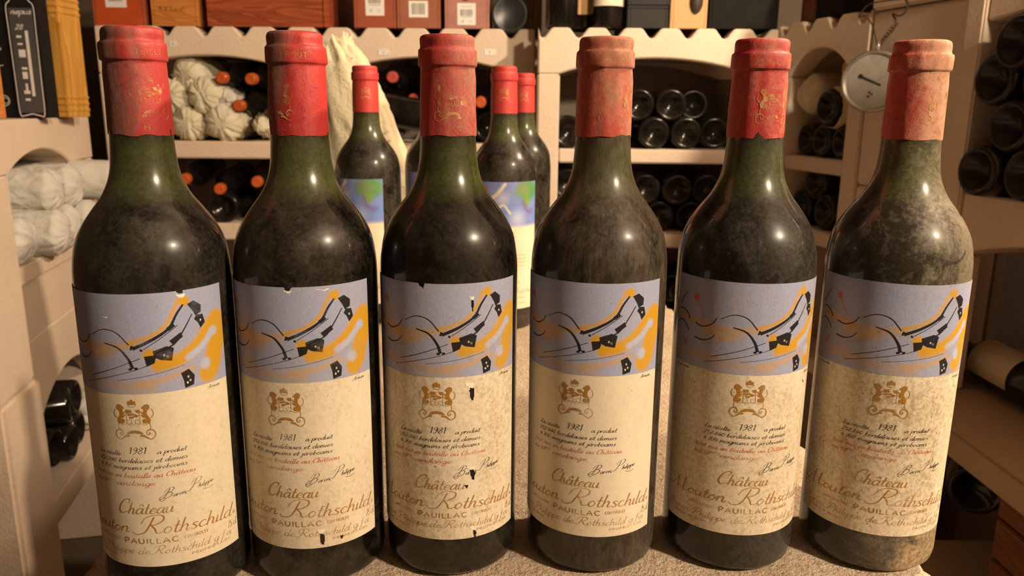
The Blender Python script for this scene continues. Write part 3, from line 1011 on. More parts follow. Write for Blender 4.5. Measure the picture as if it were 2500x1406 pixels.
# ------------------------------------------------------------------ the Bordeaux bottle (z up, base at 0, m)
OUT = [(.0300, .0000), (.0345, .0008), (.0370, .0035), (.0378, .0080), (.0378, .060), (.0378, .120), (.0378, .160)] + \
      [tuple(q) for q in smooth_prof([(.0378, .166), (.0373, .1775), (.0352, .1890), (.0312, .1975), (.0262, .2048), (.0214, .2112), (.0178, .2185), (.0160, .2255), (.0152, .2335), (.0147, .2425)], 4)] + [(.0140, .262), (.0138, .284), (.0128, .288)]
INN = [(max(.002, r - (.0024 if z < .2 else .0022)), z) for r, z in OUT if z > .004]
INN[0] = (.0310, .0045)


def bottle_meshes(level=.216):
    prof = [(.004, .012), (.020, .008), (.028, .0006)] + OUT + [(.0105, .288)] + [q for q in reversed(INN) if q[1] < .287] + [(.026, .0060), (.018, .0125), (.004, .0160)]
    V, F = lathe(prof, 72, (True, True))
    wp = [(.004, .0158), (.018, .0123), (.026, .0058)] + [(r + .0003, z) for r, z in INN if z < level]
    rl = np.interp(level, [q[1] for q in INN], [q[0] for q in INN])
    wp += [(rl + .0003, level), (.0002, level - .0003)]
    V2, F2 = lathe(wp, 72, (True, True))
    return V, F, V2, F2


CAP = [(.0150, .2416), (.01505, .2440), (.0149, .2560), (.0146, .2700), (.01435, .2750), (.01432, .2762), (.01445, .2766), (.01520, .2770), (.01538, .2776), (.01542, .2790), (.01540, .2832), (.01530, .2846), (.01505, .2852),
       (.01440, .2856), (.01415, .2862), (.0141, .2872), (.0142, .2890), (.01412, .2906), (.0136, .2918), (.0125, .2925), (.0112, .2926), (.0102, .2920), (.001, .2921)]


CPROF = ([z for r, z in CAP[:14]], [r for r, z in CAP[:14]])


def capsule_mesh(wob=.0, seed=0):
    V, F = lathe(CAP, 96, (False, True))
    if wob:
        V2 = []
        for x, y, z in V:
            q = 1 + wob * mnoise.noise((x * 160 + seed, y * 160, z * 90)) * .05
            zz = z + (wob * .0009 * mnoise.noise((x * 120, y * 120, seed)) if z < .243 else 0)
            V2.append((x * q, y * q, zz))
        V = V2
    return V, F


def grow(poly, amp, seed):
    r = random.Random(seed)
    out = []
    n = len(poly)
    for i in range(n):
        a, b = poly[i], poly[(i + 1) % n]
        out.append(a)
        out.append(((a[0] + b[0]) / 2 + r.uniform(-amp, amp), (a[1] + b[1]) / 2 + r.uniform(-amp, amp)))
    return out


def hole(cx, cz, wd, h, seed):
    return grow([(cx - wd, cz + h), (cx + wd * .7, cz + h * .9), (cx + wd, cz + h * .2), (cx + wd * .5, cz - h), (cx - wd * .3, cz - h * .9), (cx - wd * .8, cz)], wd * .3, seed)


BOT = [
    dict(x=-.1857, y=.3998, th=.5, level=.2135, label='first front-row bottle from the left, nearest, with blotchy brown grime on its shoulder',
         dust=.28, dc=(.095, .080, .060), side=.0, patch=.9, stain=.14, cap=((.43, .036, .034), .55, (.20, .105, .080), -.16), capth=47, text=[('SCHILD', 8)], ring=[('OUTEILLE', 2)],
         holes=[grow([(23.4, 169), (25.2, 167.4), (27.6, 166.9), (28.4, 169)], .2, 1)], fibre=[(27.0, 166.0, 2.4, .9), (-9, 157, 1.8, .35)]),
    dict(x=-.1115, y=.4178, th=-6.8, level=.212, label='second front-row bottle from the left, with a grey dust patch on its shoulder',
         dust=.24, dc=(.125, .098, .072), side=-.08, patch=.95, stain=.26, cap=((.46, .031, .030), .46, (.22, .115, .085), -.34), capth=-30, text=[('OTHS', -18)], ring=[('EN BOUT', -30)],
         holes=[grow([(2, 169), (3.4, 167.0), (5.6, 166.6), (7.0, 169)], .2, 2), hole(15.4, 29.6, 1.5, 3.6, 3), hole(26, 28.4, 1.0, 1.3, 4)], fibre=[(15.2, 34.2, 2.0, 1.6), (4.6, 166.2, 2.2, .7), (22, 166.8, 3, .4)]),
    dict(x=-.0349, y=.4283, th=-6.2, level=.2095, label='third front-row bottle from the left, its yellowed label pierced by small black holes',
         dust=.14, dc=(.12, .100, .076), side=.0, patch=.95, stain=.52, cap=((.42, .042, .036), .52, (.33, .150, .105), .05), capth=14, text=[('MOUTON', 12)], ring=[('TLLE A', 4)],
         holes=[grow([(-9.6, 169), (-8.8, 167.0), (-6.6, 165.8), (-5.4, 169)], .2, 5), hole(19.2, 156.5, .9, 3.4, 6), hole(18.8, 108.5, 1.3, 3.8, 7), hole(19.0, 62.0, 1.7, 3.0, 8), hole(15.6, 55.6, 1.0, 1.1, 9), hole(20.0, 26.6, 1.0, 2.2, 10)],
         fibre=[(19.0, 160.6, 1.3, 1.1), (17.6, 113.2, 2.7, 1.6), (18.4, 66.0, 2.6, 1.5), (19.4, 30.0, 2.0, 1.2)]),
    dict(x=.0484, y=.4324, th=-21.8, level=.2115, label='fourth front-row bottle from the left, brown with dust above a clean label',
         dust=.52, dc=(.118, .090, .062), side=.03, patch=.75, streak=.30, stain=.10, cap=((.50, .062, .045), .62, (.40, .195, .120), .05), capth=20, text=[('MOUTON', 0)], ring=[('E AU', 8)], holes=[], fibre=[]),
    dict(x=.1314, y=.4357, th=-5.5, level=.2105, label='fifth front-row bottle from the left, grey hazed with a torn capsule foot',
         dust=.32, dc=(.105, .094, .076), side=.12, patch=.9, stain=.46, cap=((.47, .037, .034), .52, (.46, .18, .13), .06), capth=18, text=[('HILD', 20)], ring=[('CHATEAU', 14)],
         holes=[hole(37.5, 110.5, .8, .9, 12)], fibre=[(38.2, 111.8, 1.3, 1.2)]),
    dict(x=.2164, y=.4357, th=-19.0, level=.2130, label='rightmost front-row bottle, thickly coated with tan dust and sand on its foot',
         dust=.62, dc=(.23, .19, .13), side=.17, patch=.8, stain=.66, low=.95, cap=((.50, .055, .045), .86, (.58, .32, .205), .20), capth=30, text=[('MOU', 14)], ring=[], holes=[], fibre=[(30, 27.4, 1.0, .6)]),
]
CORKP = [(.0001, .2375), (.0118, .2375), (.0119, .2860), (.0001, .2860)]
KV, KF = lathe(CORKP, 32, (True, True))
M_cork = plain('stained_cork', (.16, .075, .04), .9, .1, var=.35, scale=200)
gV, gF, _, _ = bottle_meshes()
shared_glass = None
for i, b in enumerate(BOT):
    root = thing('wine_bottle', b['label'], 'wine bottle', (b['x'], b['y'], .0005), (0, 0, 0), 'old red wine bottles in the front row')
    _, _, wV, wF = bottle_meshes(b['level'])
    gm = glass_mat('green_bottle_glass_%d' % i, i * 3.7 + 1, b['dust'], b['dc'], b['side'], b.get('streak', 1), b['patch'], b.get('low', 0))
    mesh('glass', gV, gF, gm, root, True)
    mesh('wine', wV, wF, M_wine, root, True)
    mesh('cork', KV, KF, M_cork, root, False)
    cv, cf = capsule_mesh(1.0, i * 5)
    col, du, dcol, sd = b['cap']
    cap = mesh('capsule', cv, cf, foil('red_foil_%d' % i, col, du, dcol, i * 2.3, sd), root, True)
    th0 = math.radians(b['th'])
    wcap = Wrap(.0150, math.radians(b['capth']), (), CPROF)
    draw_crest(wcap, 0, 0, 259.0 - 105, .98)
    for t_, a_ in b['text']:
        a0 = math.radians(a_ - b['capth']) * 15.22
        for pts, ws in write(t_, a0, a0 + 2.75 * len(t_), 244.4, 2.5, style='sans', slant=0, pen=(.28, .4), space=.15): wcap.stroke(pts, ws, 0)
    gst = ink_mat('worn_gold_stamp_%d' % i, (.50, .27, .09), i * 3 + 1, 1.0, .45, .5, lo=.39)
    wcap.build('gold_stamp', [gst], cap)
    if b['ring']:
        wring = Wrap(.0154, 0, (), CPROF)
        for t_, a_ in b['ring']:
            a0 = math.radians(a_) * 15.3
            for pts, ws in write(t_, a0, a0 + 2.6 * len(t_), 279.6, 2.4, style='sans', slant=0, pen=(.25, .36), space=.2): wring.stroke(pts, ws, 0)
        wring.build('gold_stamp', [gst], cap)
    lab = sheet('label', .03800, th0, -HW, HW, ZB, ZT, .40 if len(b['holes']) > 2 else .8, paper_mat('aged_label_paper_%d' % i, i * 1.9 + .5, b['stain']), root, b['holes'])
    sheet('artwork', .03808, th0, -HW, HW, ZA, ZT, .45, paper_mat('artwork_print_%d' % i, i * 1.9 + .5, b['stain'] * .5, attr=True), lab, b['holes'], art_abstract)
    wb = Wrap(.03814, th0, b['holes'])
    art_ink(wb)
    mi_ = ink_mat('black_print_%d' % i, (.018, .016, .018), i, (.45, .45, .15, .12, .15, .2)[i])
    wb.build('brush_marks', [mi_, M_cream], lab)
    wc = Wrap(.03812, th0, b['holes'])
    mg = ink_mat('gold_print_%d' % i, (.40, .185, .030), i + 3, .6, .5, .4)
    draw_crest(wc)
    wc.build('crest', [mg], lab)
    WP = [Wrap(.03812, th0, b['holes']) for _ in range(6)]
    draw_lettering(WP)
    WP[0].build('gold_lettering', [mg], lab)
    WP[1].build('black_lettering', [mi_], lab)
    WP[3].build('signature', [mi_], lab)
    WP[4].build('painter_signature', [mi_], lab)
    WP[5].build('small_print', [mi_], lab)
    WP[2].build('red_lettering', [ink_mat('red_print_%d' % i, (.52, .075, .05), i + 6, .6)], lab)
    if b['fibre']:
        wf = Wrap(.03816, th0, b['holes'])
        for k, (cx, cz, wd, hh) in enumerate(b['fibre']): wf.poly(hole(cx, cz, wd, hh, 50 + k), 0)
        wf.build('torn_paper_fibre', [M_fibre], lab)['kind'] = 'stuff'

# ------------------------------------------------------------------ the four bottles standing behind on the same table
BACK = [(-.174, .95, -28, 'red-capsuled bottle with a blue and green label in front of the paper bundle', 1),
        (-.104, 1.05, 10, 'red-capsuled bottle almost hidden behind the third front bottle', 1),
        (-.011, .93, 6, 'red-capsuled bottle with a red spot on its blue label, between third and fourth front bottles', 1),
        (.014, 1.12, 160, 'bright red capsuled bottle with bare dark glass, hindmost of the bottles standing on the table', 1)]
M_backfoil = foil('back_red_foil', (.60, .055, .05), .22, (.34, .14, .10), 31)
M_backglass = glass_mat('back_bottle_glass', 17, .34, (.13, .108, .082), 0, 1, .9)
M_backpaper = paper_mat('back_label_paper', 9.5, .10)
M_backart = paper_mat('back_artwork_print', 9.5, .05, attr=True)
M_backgold = ink_mat('back_gold_print', (.46, .27, .07), 8, .5)
bglass = bwine = bcap = None
_, _, wV, wF = bottle_meshes(.2125)
cv, cf = capsule_mesh()
for i, (x, y, th, lb, _) in enumerate(BACK):
    root = thing('wine_bottle', lb, 'wine bottle', (x, y, .0005), (0, 0, 0), 'red capsuled bottles standing behind the front row', 1.03)
    if bglass is None:
        bglass = mesh('glass', gV, gF, M_backglass, root, True)
        bwine = mesh('wine', wV, wF, M_wine, root, True)
        bcap = mesh('capsule', cv, cf, M_backfoil, root, True)
        cap = bcap
    else:
        for src in (bglass, bwine, bcap):
            c = src.copy()
            COL.objects.link(c)
            c.parent = root
            cap = c
    th0 = math.radians(th)
    wcap = Wrap(.0150, math.radians((12, 12, 0, 0)[i]), (), CPROF)
    draw_crest(wcap, 0, 0, 262.5 - 105, .62)
    wcap.build('gold_stamp', [M_gold_foil], cap)
    lab = sheet('label', .03800, th0, -42, 42, ZB, ZT, 2.0, M_backpaper, root)
    sheet('artwork', .03808, th0, -42, 42, ZA, ZT, .9, M_backart, lab, (), art_bluegreen)
    wl = Wrap(.03812, th0)
    draw_crest(wl, 0, 0, 0)
    for t_, z_, xh_ in (('Château', 54.4, 3), ('Mouton Rothschild', 43, 3.2)):
        for pts, ws in write(t_, -16 if z_ > 50 else -40, 16 if z_ > 50 else 40, z_, xh_, pen=(.3, .7)): wl.stroke(pts, ws, 0)
    for z_ in (86, 82, 78, 74, 37, 31):
        for pts, ws in write('tout mis en bouteille au château', -24, 24, z_, 1.1): wl.stroke(pts, ws, 0)
    wl.build('lettering', [M_backgold], lab)


# ------------------------------------------------------------------ lying bottles, wrapped bottles
LYPROF = [(.004, .020), (.016, .015), (.026, .004), (.0305, .0), (.0350, .0022), (.0372, .008), (.0372, .185), (.0352, .205), (.028, .222), (.0185, .240), (.0155, .258), (.0145, .298)]
CAPL = [(.0150, .236), (.0150, .284), (.0156, .286), (.0156, .294), (.0145, .2955), (.0143, .3005), (.0125, .302), (.009, .3015), (.001, .3013)]
LV, LF = lathe(LYPROF, 40, (True, True))
CV, CF = lathe(CAPL, 28, (False, True))
me_body = bpy.data.meshes.new('lying_glass')
me_body.from_pydata(LV, [], LF)
me_body.polygons.foreach_set('use_smooth', [True] * len(LF))
me_body.materials.append(M_bg_glass)
me_body2 = me_body.copy()
me_body2.materials.clear()
me_body2.materials.append(M_bg_glass2)
me_cap = bpy.data.meshes.new('lying_capsule')
me_cap.from_pydata(CV, [], CF)
me_cap.polygons.foreach_set('use_smooth', [True] * len(CF))
M_orangefoil = foil('orange_red_foil', (.62, .115, .022), .15, (.4, .16, .06), 11)
M_rosefoil = foil('rose_red_foil', (.55, .085, .06), .2, (.4, .16, .1), 12)
me_cap.materials.append(M_orangefoil)
me_cap2 = me_cap.copy()
me_cap2.materials.clear()
me_cap2.materials.append(M_rosefoil)


def aim(d):
    """euler that turns local +z along d"""
    return Vector(d).to_track_quat('Z', 'Y').to_euler()


def lying(label, group, base, d, r=.0372, cap=None, dusty=False, name='lying_bottle', capon=True):
    """base: centre of the bottle foot; d: direction foot -> neck"""
    o = thing(name, label, 'wine bottle', base, aim(d), group, r / .0372)
    g = bpy.data.objects.new('glass', me_body2 if dusty else me_body)
    COL.objects.link(g)
    g.parent = o
    if capon:
        c = bpy.data.objects.new('capsule', cap or me_cap)
        COL.objects.link(c)
        c.parent = o
    return o


def neck_out(X, z, label, group, yneck=1.90, tilt=.06, cap=None, dx=0.0, capon=True, r=.0335):
    """bottle in a rear bin, neck towards the viewer; its capsule tip at (X, yneck, z)"""
    d = Vector((dx, -1, -tilt)).normalized()
    tip = Vector((X, yneck, z))
    return lying(label, group, tip - d * .302 * r / .0372, d, r, cap=cap, capon=capon)


G1 = 'orange capsuled bottles in the rear left bin'
for X, z, lb in ((-.686, .316, 'orange capsule of a bottle at the top left of the upper rear left bin'),
                 (-.617, .314, 'orange capsule of a bottle at the top right of the upper rear left bin'),
                 (-.650, .253, 'orange capsule of a bottle below the two topmost in the upper rear left bin'),
                 (-.565, .250, 'orange capsule of a bottle half hidden by the second front bottle')):
    neck_out(X, z, lb, G1, 1.90, dx=-.12)
G2 = 'orange capsuled bottles in the lower rear left bin'
for X, z, lb in ((-.790, .079, 'orange capsule peeping from behind the first front bottle, lower bin'),
                 (-.708, .056, 'orange capsule in the middle of the lower rear left bin'),
                 (-.617, .074, 'orange capsule at the right of the lower rear left bin')):
    neck_out(X, z, lb, G2, 1.90, dx=.10)
# two dark bottles with white labels lying below them
for k, (X, z) in enumerate(((-.625, .012), (-.705, .012))):
    o = lying(('black bottle with a white label, bottom right of the lower rear left bin', 'plain black bottle, bottom middle of the lower rear left bin')[k], G2, (X + (.03 if k == 0 else 0), 1.91, z), (.10 if k == 0 else -.05, 1, 0), capon=False)
    if k == 0:
        sheet('label', .0374, math.radians(115), -22, 22, 30, 120, 4, M_white, o)
G3 = 'bottles in the second rear bin'
neck_out(-.285, .321, 'rose red capsule at the upper left of the second rear bin', G3, 1.90, cap=me_cap2)
neck_out(-.078, .266, 'orange red capsule at the right of the second rear bin', G3, 1.90)
neck_out(-.245, .272, 'dark red capsule low in the second rear bin above the red dotted label', G3, 1.97, cap=me_cap2)
for k, (X, z) in enumerate(((-.40, .209), (-.315, .209), (-.06, .209), (-.145, .209), (-.19, .29), (-.36, .272))):
    lying(('black bottle end at the far left of the second rear bin', 'black bottle end below the crosswise bottle, second rear bin', 'black bottle end at the right corner of the second rear bin', 'black bottle end behind the third front bottle, second rear bin', 'black bottle end on top of the pile in the second rear bin', 'black bottle end against the paper bundle, second rear bin')[k], G3, (X, 1.95, z), (0, 1, 0), capon=False)
o = lying('black bottle with buff label and red dot, lying crosswise, second rear bin', G3, (-.385, 1.865, .262), (1, .06, -.16), capon=False)
lab = sheet('label', .0375, math.radians(78), -22, 22, 118, 176, 2, M_buff, o)
wd_ = Wrap(.0377, math.radians(78))
wd_.poly([(3 + 10 * math.cos(k * .5), 147 + 11 * math.sin(k * .5)) for k in range(12)], 0)
for q in ([(-13, 138), (-11, 143)], [(-14, 148), (-12, 152)], [(16, 140), (18, 146)]): wd_.line(q, 2.2, 1)
wd_.build('red_dot', [M_reddot, M_slate], lab)

# base-out bottles of the rear right rack
G4 = 'black bottle ends in the rear right bin'
row = (('bottom', .2025, ((.125, 1.80, 'black bottle end at the far left of the bottom row, rear right bin'), (.222, 1.81, 'black bottle end of the bottom row hidden behind the fourth front bottle'), (.316, 1.80, 'black bottle end under the two upper ones, rear right bin'), (.388, 1.80, 'black bottle end second from right in the bottom row, rear right bin'), (.460, 1.83, 'black bottle end at the right of the bottom row, rear right bin'))),
       ('upper', .264, ((.279, 1.80, 'black bottle end, left of the two upper ones, rear right bin'), (.351, 1.80, 'black bottle end, right of the two upper ones, rear right bin'))))
for _, z, items in row:
    for X, Y, lb in items: lying(lb, G4, (X, Y, z), (.02, 1, 0), .0358, capon=False)
lying('black bottle end pushed deep into the top right of the rear right bin', G4, (.423, 1.90, .265), (0, 1, 0), .0358, capon=False, dusty=True)
G5 = 'black bottle ends in the lower rear right bin'
for X, z, Y, lb in ((.125, .012, 1.82, 'black bottle end, bottom left of the lower rear right bin'), (.125, .085, 1.82, 'black bottle end, upper left of the lower rear right bin'), (.270, .012, 1.83, 'black bottle end, bottom row behind the fourth front bottle, lower rear right bin'), (.342, .012, 1.82, 'black bottle end, bottom middle of the lower rear right bin'), (.414, .012, 1.82, 'black bottle end, bottom right of the lower rear right bin'),
                    (.306, .074, 1.82, 'dusty black bottle end, first of the upper row, lower rear right bin'), (.378, .074, 1.81, 'dusty black bottle end, second of the upper row, lower rear right bin'), (.450, .074, 1.83, 'dusty black bottle end, third of the upper row, lower rear right bin')):
    lying(lb, G5, (X, Y, z), (0, 1, 0), .0358, capon=False, dusty=z > .05)


for k, nm in enumerate(('first', 'second', 'third', 'fourth', 'fifth', 'sixth')):
    lying('black bottle end, %s from the left on the third shelf of the rear right rack' % nm, 'black bottle ends on the third shelf', (.122 + .073 * k, 1.81, -.223), (0, 1, 0), .0358, capon=False)
for k, nm in enumerate(('first', 'second', 'third', 'fourth', 'fifth')):
    lying('black bottle end, %s of the second layer on the third shelf, rear right rack' % nm, 'black bottle ends on the third shelf', (.1585 + .073 * k, 1.81, -.160), (0, 1, 0), .0358, capon=False)


def wall_pt(u, y, z, o=(.57, 1.77), a=RA):
    return (o[0] + u * math.cos(a) - y * math.sin(a), o[1] + u * math.sin(a) + y * math.cos(a), z)


INR = (-math.sin(RA), math.cos(RA), 0)
G6 = 'black bottle ends in the right corner bin'
for u, z, y, lb in ((.086, .195, .03, 'black bottle end at the left of the bottom row, right corner bin'), (.153, .195, .02, 'black bottle end in the middle of the bottom row, right corner bin'), (.220, .195, .02, 'black bottle end at the right of the bottom row, right corner bin'),
                    (.190, .260, .0, 'black bottle end with a torn yellowed paper collar, right corner bin')):
    o = lying(lb, G6, wall_pt(u, y, z), INR,   .033 if z < .25 else .036, capon=False, dusty=True)
    if z > .25:
        V, F = lathe([(.0385, .012), (.0405, .018), (.042, .030), (.040, .048), (.0385, .062)], 28, (False, False))
        V = [(x * (1 + .10 * mnoise.noise((x * 60, y_ * 60, z_ * 40))), y_ * (1 + .10 * mnoise.noise((x * 60, y_ * 60, z_ * 40))), z_) for x, y_, z_ in V]
        mesh('paper_collar', V, F, M_buff, o, True)
for u, z, lb in ((.10, .055, 'black bottle end at the lower left, right corner rack lower bin'), (.185, .055, 'black bottle end at the lower right, right corner rack lower bin'), (.145, .112, 'black bottle end on top, right corner rack lower bin')):
    lying(lb, 'black bottle ends in the lower right corner bin', wall_pt(u, .02, z - .001), INR, .037, capon=False, dusty=True)
G7 = 'thick black bottle ends in the far right rack'
for k, (u, z) in enumerate(((.570, .171), (.646, .171), (.722, .171), (.798, .171), (.608, .236), (.684, .236), (.760, .236), (.570, .301), (.646, .301), (.608, .349), (.722, .301))):
    nm = ('bottom', 'second', 'third', 'top')[(k > 3) + (k > 6) + (k > 9)]
    lying('thick black bottle end, far right rack, %s row, place %s from left' % (nm, ('one', 'two', 'three', 'four')[(k, k - 4, k - 7, k - 10)[(k > 3) + (k > 6) + (k > 9)]]), G7,
          wall_pt(u + .043, -.030 + .008 * (k % 3), z), INR, .0372, capon=False, dusty=True)


def wrapped(label, group, loc, d, L=.30, r=.043, seed=0, mat=None, crump=.35, name='wrapped_bottle', taper=.42, text=None):
    """bottle rolled in tissue paper with a twisted end at local +z"""
    N, S = 64, 80
    V, F = [], []
    for i in range(N + 1):
        t = i / N
        if t < .06: rr = r * (.35 + .65 * math.sqrt(t / .06))
        elif t < .62: rr = r
        elif t < .86: rr = r * (1 - (1 - taper) * ((t - .62) / .24) ** 1.3)
        else: rr = r * taper * (1 + .35 * math.sin((t - .86) / .14 * PI) - .45 * ((t - .86) / .14) ** 2)
        for k in range(S):
            a = 2 * PI * k / S
            p = Vector((math.cos(a) * 1.6, math.sin(a) * 1.6, t * 5 + seed * 7.3))
            wp_ = p + Vector((mnoise.noise(p * 1.3), mnoise.noise(p * 1.3 + Vector((7, 0, 0))), mnoise.noise(p * 1.3 + Vector((0, 7, 0))))) * .8
            q = 1 - abs(mnoise.noise(wp_ * .9)) * 2.2
            q2 = 1 - abs(mnoise.noise(wp_ * 2.1 + Vector((5, 1, 2)))) * 2.2
            q3 = 1 - abs(mnoise.noise(wp_ * 4.6 + Vector((1, 8, 2)))) * 2
            amp = crump * (1 if t < .6 else 1.6)
            e_ = .35 if t < .06 else 1
            R_ = rr * (1 + amp * e_ * (q * .34 + q2 * .15 + q3 * .04 - .18))
            V.append((R_ * math.cos(a), R_ * math.sin(a), t * L - (.012 * crump * q * (1 - t * 8) if t < .12 else 0) + .006 * mnoise.noise(p)))
    for i in range(N):
        for k in range(S):
            k2 = (k + 1) % S
            F.append((i * S + k, i * S + k2, (i + 1) * S + k2, (i + 1) * S + k))
    F.append(tuple(range(S - 1, -1, -1)))
    F.append(tuple(N * S + k for k in range(S)))
    o = thing(name, label, 'wrapped bottle', loc, aim(d), group)
    pw = mesh('paper_wrap', V, F, mat or M_tissue, o, True)
    if text:
        wq = Wrap(r * 1.05, 0)
        for turn in (0, 84, 168):          # the name repeats round the sheet
            for t_, s0, s1, z_, xh in text[0]:
                for pts, ws in write(t_, s0 + turn, s1 + turn, z_, xh, pen=(.6, 1.4)): wq.stroke(pts, ws, 0)
        wq.build('printed_name', [M_greyink], pw)
    return o


wrapped('pale tissue wrapped bottle at the upper left of the right corner bin', G6, wall_pt(.088, .015, .288), INR, .28, .040, 61, M_tissue3, .2)
wrapped('thin brownish wrapped bottle lying topmost in the right corner bin', G6, wall_pt(.20, .03, .338), INR, .26, .028, 62, M_kraft, .1)
G8 = 'tissue wrapped bottles in the rear left bin'
for k, (X, z, dy, lb) in enumerate(((-.858, .209, 0, 'cream tissue wrapped bottle hidden behind the first front bottle, bottom row'),
                                    (-.775, .211, -.015, 'cream tissue wrapped bottle at the bottom left of the upper rear left bin'),
                                    (-.690, .211, -.03, 'cream tissue wrapped bottle lying lengthwise at the bottom middle of the upper rear left bin'),
                                    (-.600, .212, .0, 'cream tissue wrapped bottle beside the second front bottle, twisted end forward'),
                                    (-.815, .275, -.01, 'cream tissue wrapped bottle, second row, against the first front bottle'),
                                    (-.733, .276, -.02, 'cream tissue wrapped bottle, second row, with flat crumpled end'),
                                    (-.775, .322, -.005, 'cream tissue wrapped bottle topmost of the pile in the upper rear left bin'))):
    if k in (3,): wrapped(lb, G8, (X, 2.16, z), (0, -1, -.02), .27, .036, k, M_tissue, .45)
    else: wrapped(lb, G8, (X, 1.925 + dy, z), (0.02 * (k - 3), 1, .02), .28, .040, k, M_tissue, .55)
lying('small grey white wrapped bottle end beside the orange capsules', G8, (-.690, 1.95, .262), (0, 1, 0), .030, capon=False)
wrapped('pale grey tissue wrapped bottle end touching the lower orange capsule, rear left bin', G8, (-.688, 1.915, .262), (0, 1, .02), .2, .030, 9, M_tissue2, .25)

# left rack: white tissue wrapped bottles, ends pointing into the room
def lwall(u, y, z): return wall_pt(u, y, z, (-.825, 1.30), LA)


LIN = Vector((-math.sin(LA), math.cos(LA), 0))
G9 = 'white tissue wrapped bottles in the left rack'
tx = lambda: ([('Magdelaine', -20, 34, 95, 4.2), ('Magdelaine', -26, 30, 190, 4.2)], 0)
for k, (u, y, z, lb, L_) in enumerate(((.335, -.085, .100, 'white tissue wrapped bottle with grey script, topmost in the left rack, its end sticking out', .30),
                                      (.16, -.02, .098, 'white tissue wrapped bottle behind the topmost one in the left rack', .28),
                                      (.285, -.045, .026, 'white tissue wrapped bottle with printed script at the bottom right of the left rack pile', .29),
                                      (.20, -.035, .026, 'crumpled white tissue wrapped bottle in the middle of the bottom row, left rack', .29),
                                      (.03, -.01, .026, 'white tissue wrapped bottle at the near end of the left rack', .28),
                                      (.248, -.03, .098, 'white tissue wrapped bottle of the upper row under the arch crown, left rack', .28),
                                      (.115, -.04, .026, 'round twisted end of a white tissue wrapped bottle, lowest in the left rack', .28))):
    q = Vector(lwall(u, y, z))
    if k == 0:
        o = wrapped(lb, G9, q, (LIN + Vector((0, -.10, .05))), L_, .040, 20, M_tissue2, .05, text=tx())
    else:
        wrapped(lb, G9, q, (LIN + Vector((.0, -.03 + .01 * k, .01))), L_, .040, 20 + k, M_tissue2, .26 if k != 2 else .12, text=tx() if k in (2, 3) else None)

# black bottle and crumpled paper in the lower left bin
lying('black bottle neck glinting in the arch of the lower left rack', 'bottles in the lower left bin', lwall(.20, .02, -.335), LIN + Vector((0, -.3, .0)), .0372, capon=False)
lying('second black bottle lower in the arch of the lower left rack', 'bottles in the lower left bin', lwall(.10, .02, -.385), LIN + Vector((0, .1, .0)), .0372, capon=False)
lying('third black bottle on the floor of the lower left bin', 'bottles in the lower left bin', lwall(.19, .02, -.412), LIN, .0372, capon=False)
for u_, z_, lb in ((.03, -.412, 'black bottle end nearest the viewer in the lower left bin'), (.27, -.412, 'black bottle end at the far right of the lower left bin'), (.27, -.345, 'black bottle end under the arch crown of the lower left bin')):
    lying(lb, 'bottles in the lower left bin', lwall(u_, .03, z_), LIN, .0372, capon=False)
wrapped('white tissue wrapped bottle under the black bottles in the lower left rack', 'bottles in the lower left bin', lwall(.352, .01, -.405), LIN, .28, .040, 41, M_tissue2, .5)

# tissue-wrapped bottle standing among the bottles on the table
def bundle():
    N, S = 90, 90
    V, F = [], []
    for i in range(N + 1):
        t = i / N
        z = t * .352
        rr = .060 - .010 * t if t < .45 else .0555 - .022 * ((t - .45) / .5)
        if t > .90: rr *= 1 - 3.2 * (t - .90) * (1 - .3 * math.sin(t * 90))
        for k in range(S):
            a = 2 * PI * k / S
            p = Vector((math.cos(a + t * .8) * 1.25, math.sin(a + t * .8) * 1.25, t * 1.15))
            q = 1 - abs(mnoise.noise(p * 1.3 + Vector((3, 9, 1)))) * 2
            q2 = 1 - abs(mnoise.noise(p * 3.6 + Vector((q, q, 0)))) * 2
            q3 = 1 - abs(mnoise.noise(p * 8 + Vector((q2, 0, q)))) * 2
            R_ = rr * (1 + .12 * q + .045 * q2 + .012 * q3 + (.22 * mnoise.noise(p * 6) if t > .9 else 0))
            V.append((R_ * math.cos(a) * 1.05, R_ * math.sin(a) * .7, z + .002 * q2 + (.012 * mnoise.noise(p * 5) if t > .92 else 0)))
    for i in range(N):
        for k in range(S):
            k2 = (k + 1) % S
            F.append((i * S + k, i * S + k2, (i + 1) * S + k2, (i + 1) * S + k))
    F.append(tuple(range(S - 1, -1, -1)))
    F.append(tuple(N * S + k for k in range(S)))
    return V, F


V, F = bundle()
o = thing('wrapped_bottle', 'tall cream tissue paper bundle leaning left behind the standing bottles on the table', 'wrapped bottle', (-.172, 1.155, .004), (0, -.24, 0))
mesh('paper_wrap', V, F, M_tissue3, o, True)
wq = Wrap(.060, math.radians(38))
for z_ in (205, 218, 231, 192):
    for pts, ws in write('magnum', -14, 16, z_ - 20, 2.6, pen=(.4, 1.0)): wq.stroke(pts, ws, 0)
V = [(x, y * .70, z) for x, y, z in wq.V]
mesh('printed_marks', V, wq.F, M_greyink, o)

# ------------------------------------------------------------------ boxes along the top of the rear racks
def front_print(parent, y, items, mats, name='sticker_print'):
    V, F, I = [], [], []
    for x0, x1, z0, z1, mi in items:
        b0 = len(V)
        V += [(x0, y, z0), (x1, y, z0), (x1, y, z1), (x0, y, z1)]
        F.append((b0, b0 + 1, b0 + 2, b0 + 3))
        I.append(mi)
    return mesh(name, V, F, mats, parent, False, I)


def flat_wrap(parent, y, strokes, mat, name):
    w_ = Wrap(1, 0)
    w_.pt = lambda a, z: (a * .001, y, z * .001)
    for pts, ws in strokes: w_.stroke(pts, ws, 0)
    return w_.build(name, [mat], parent)


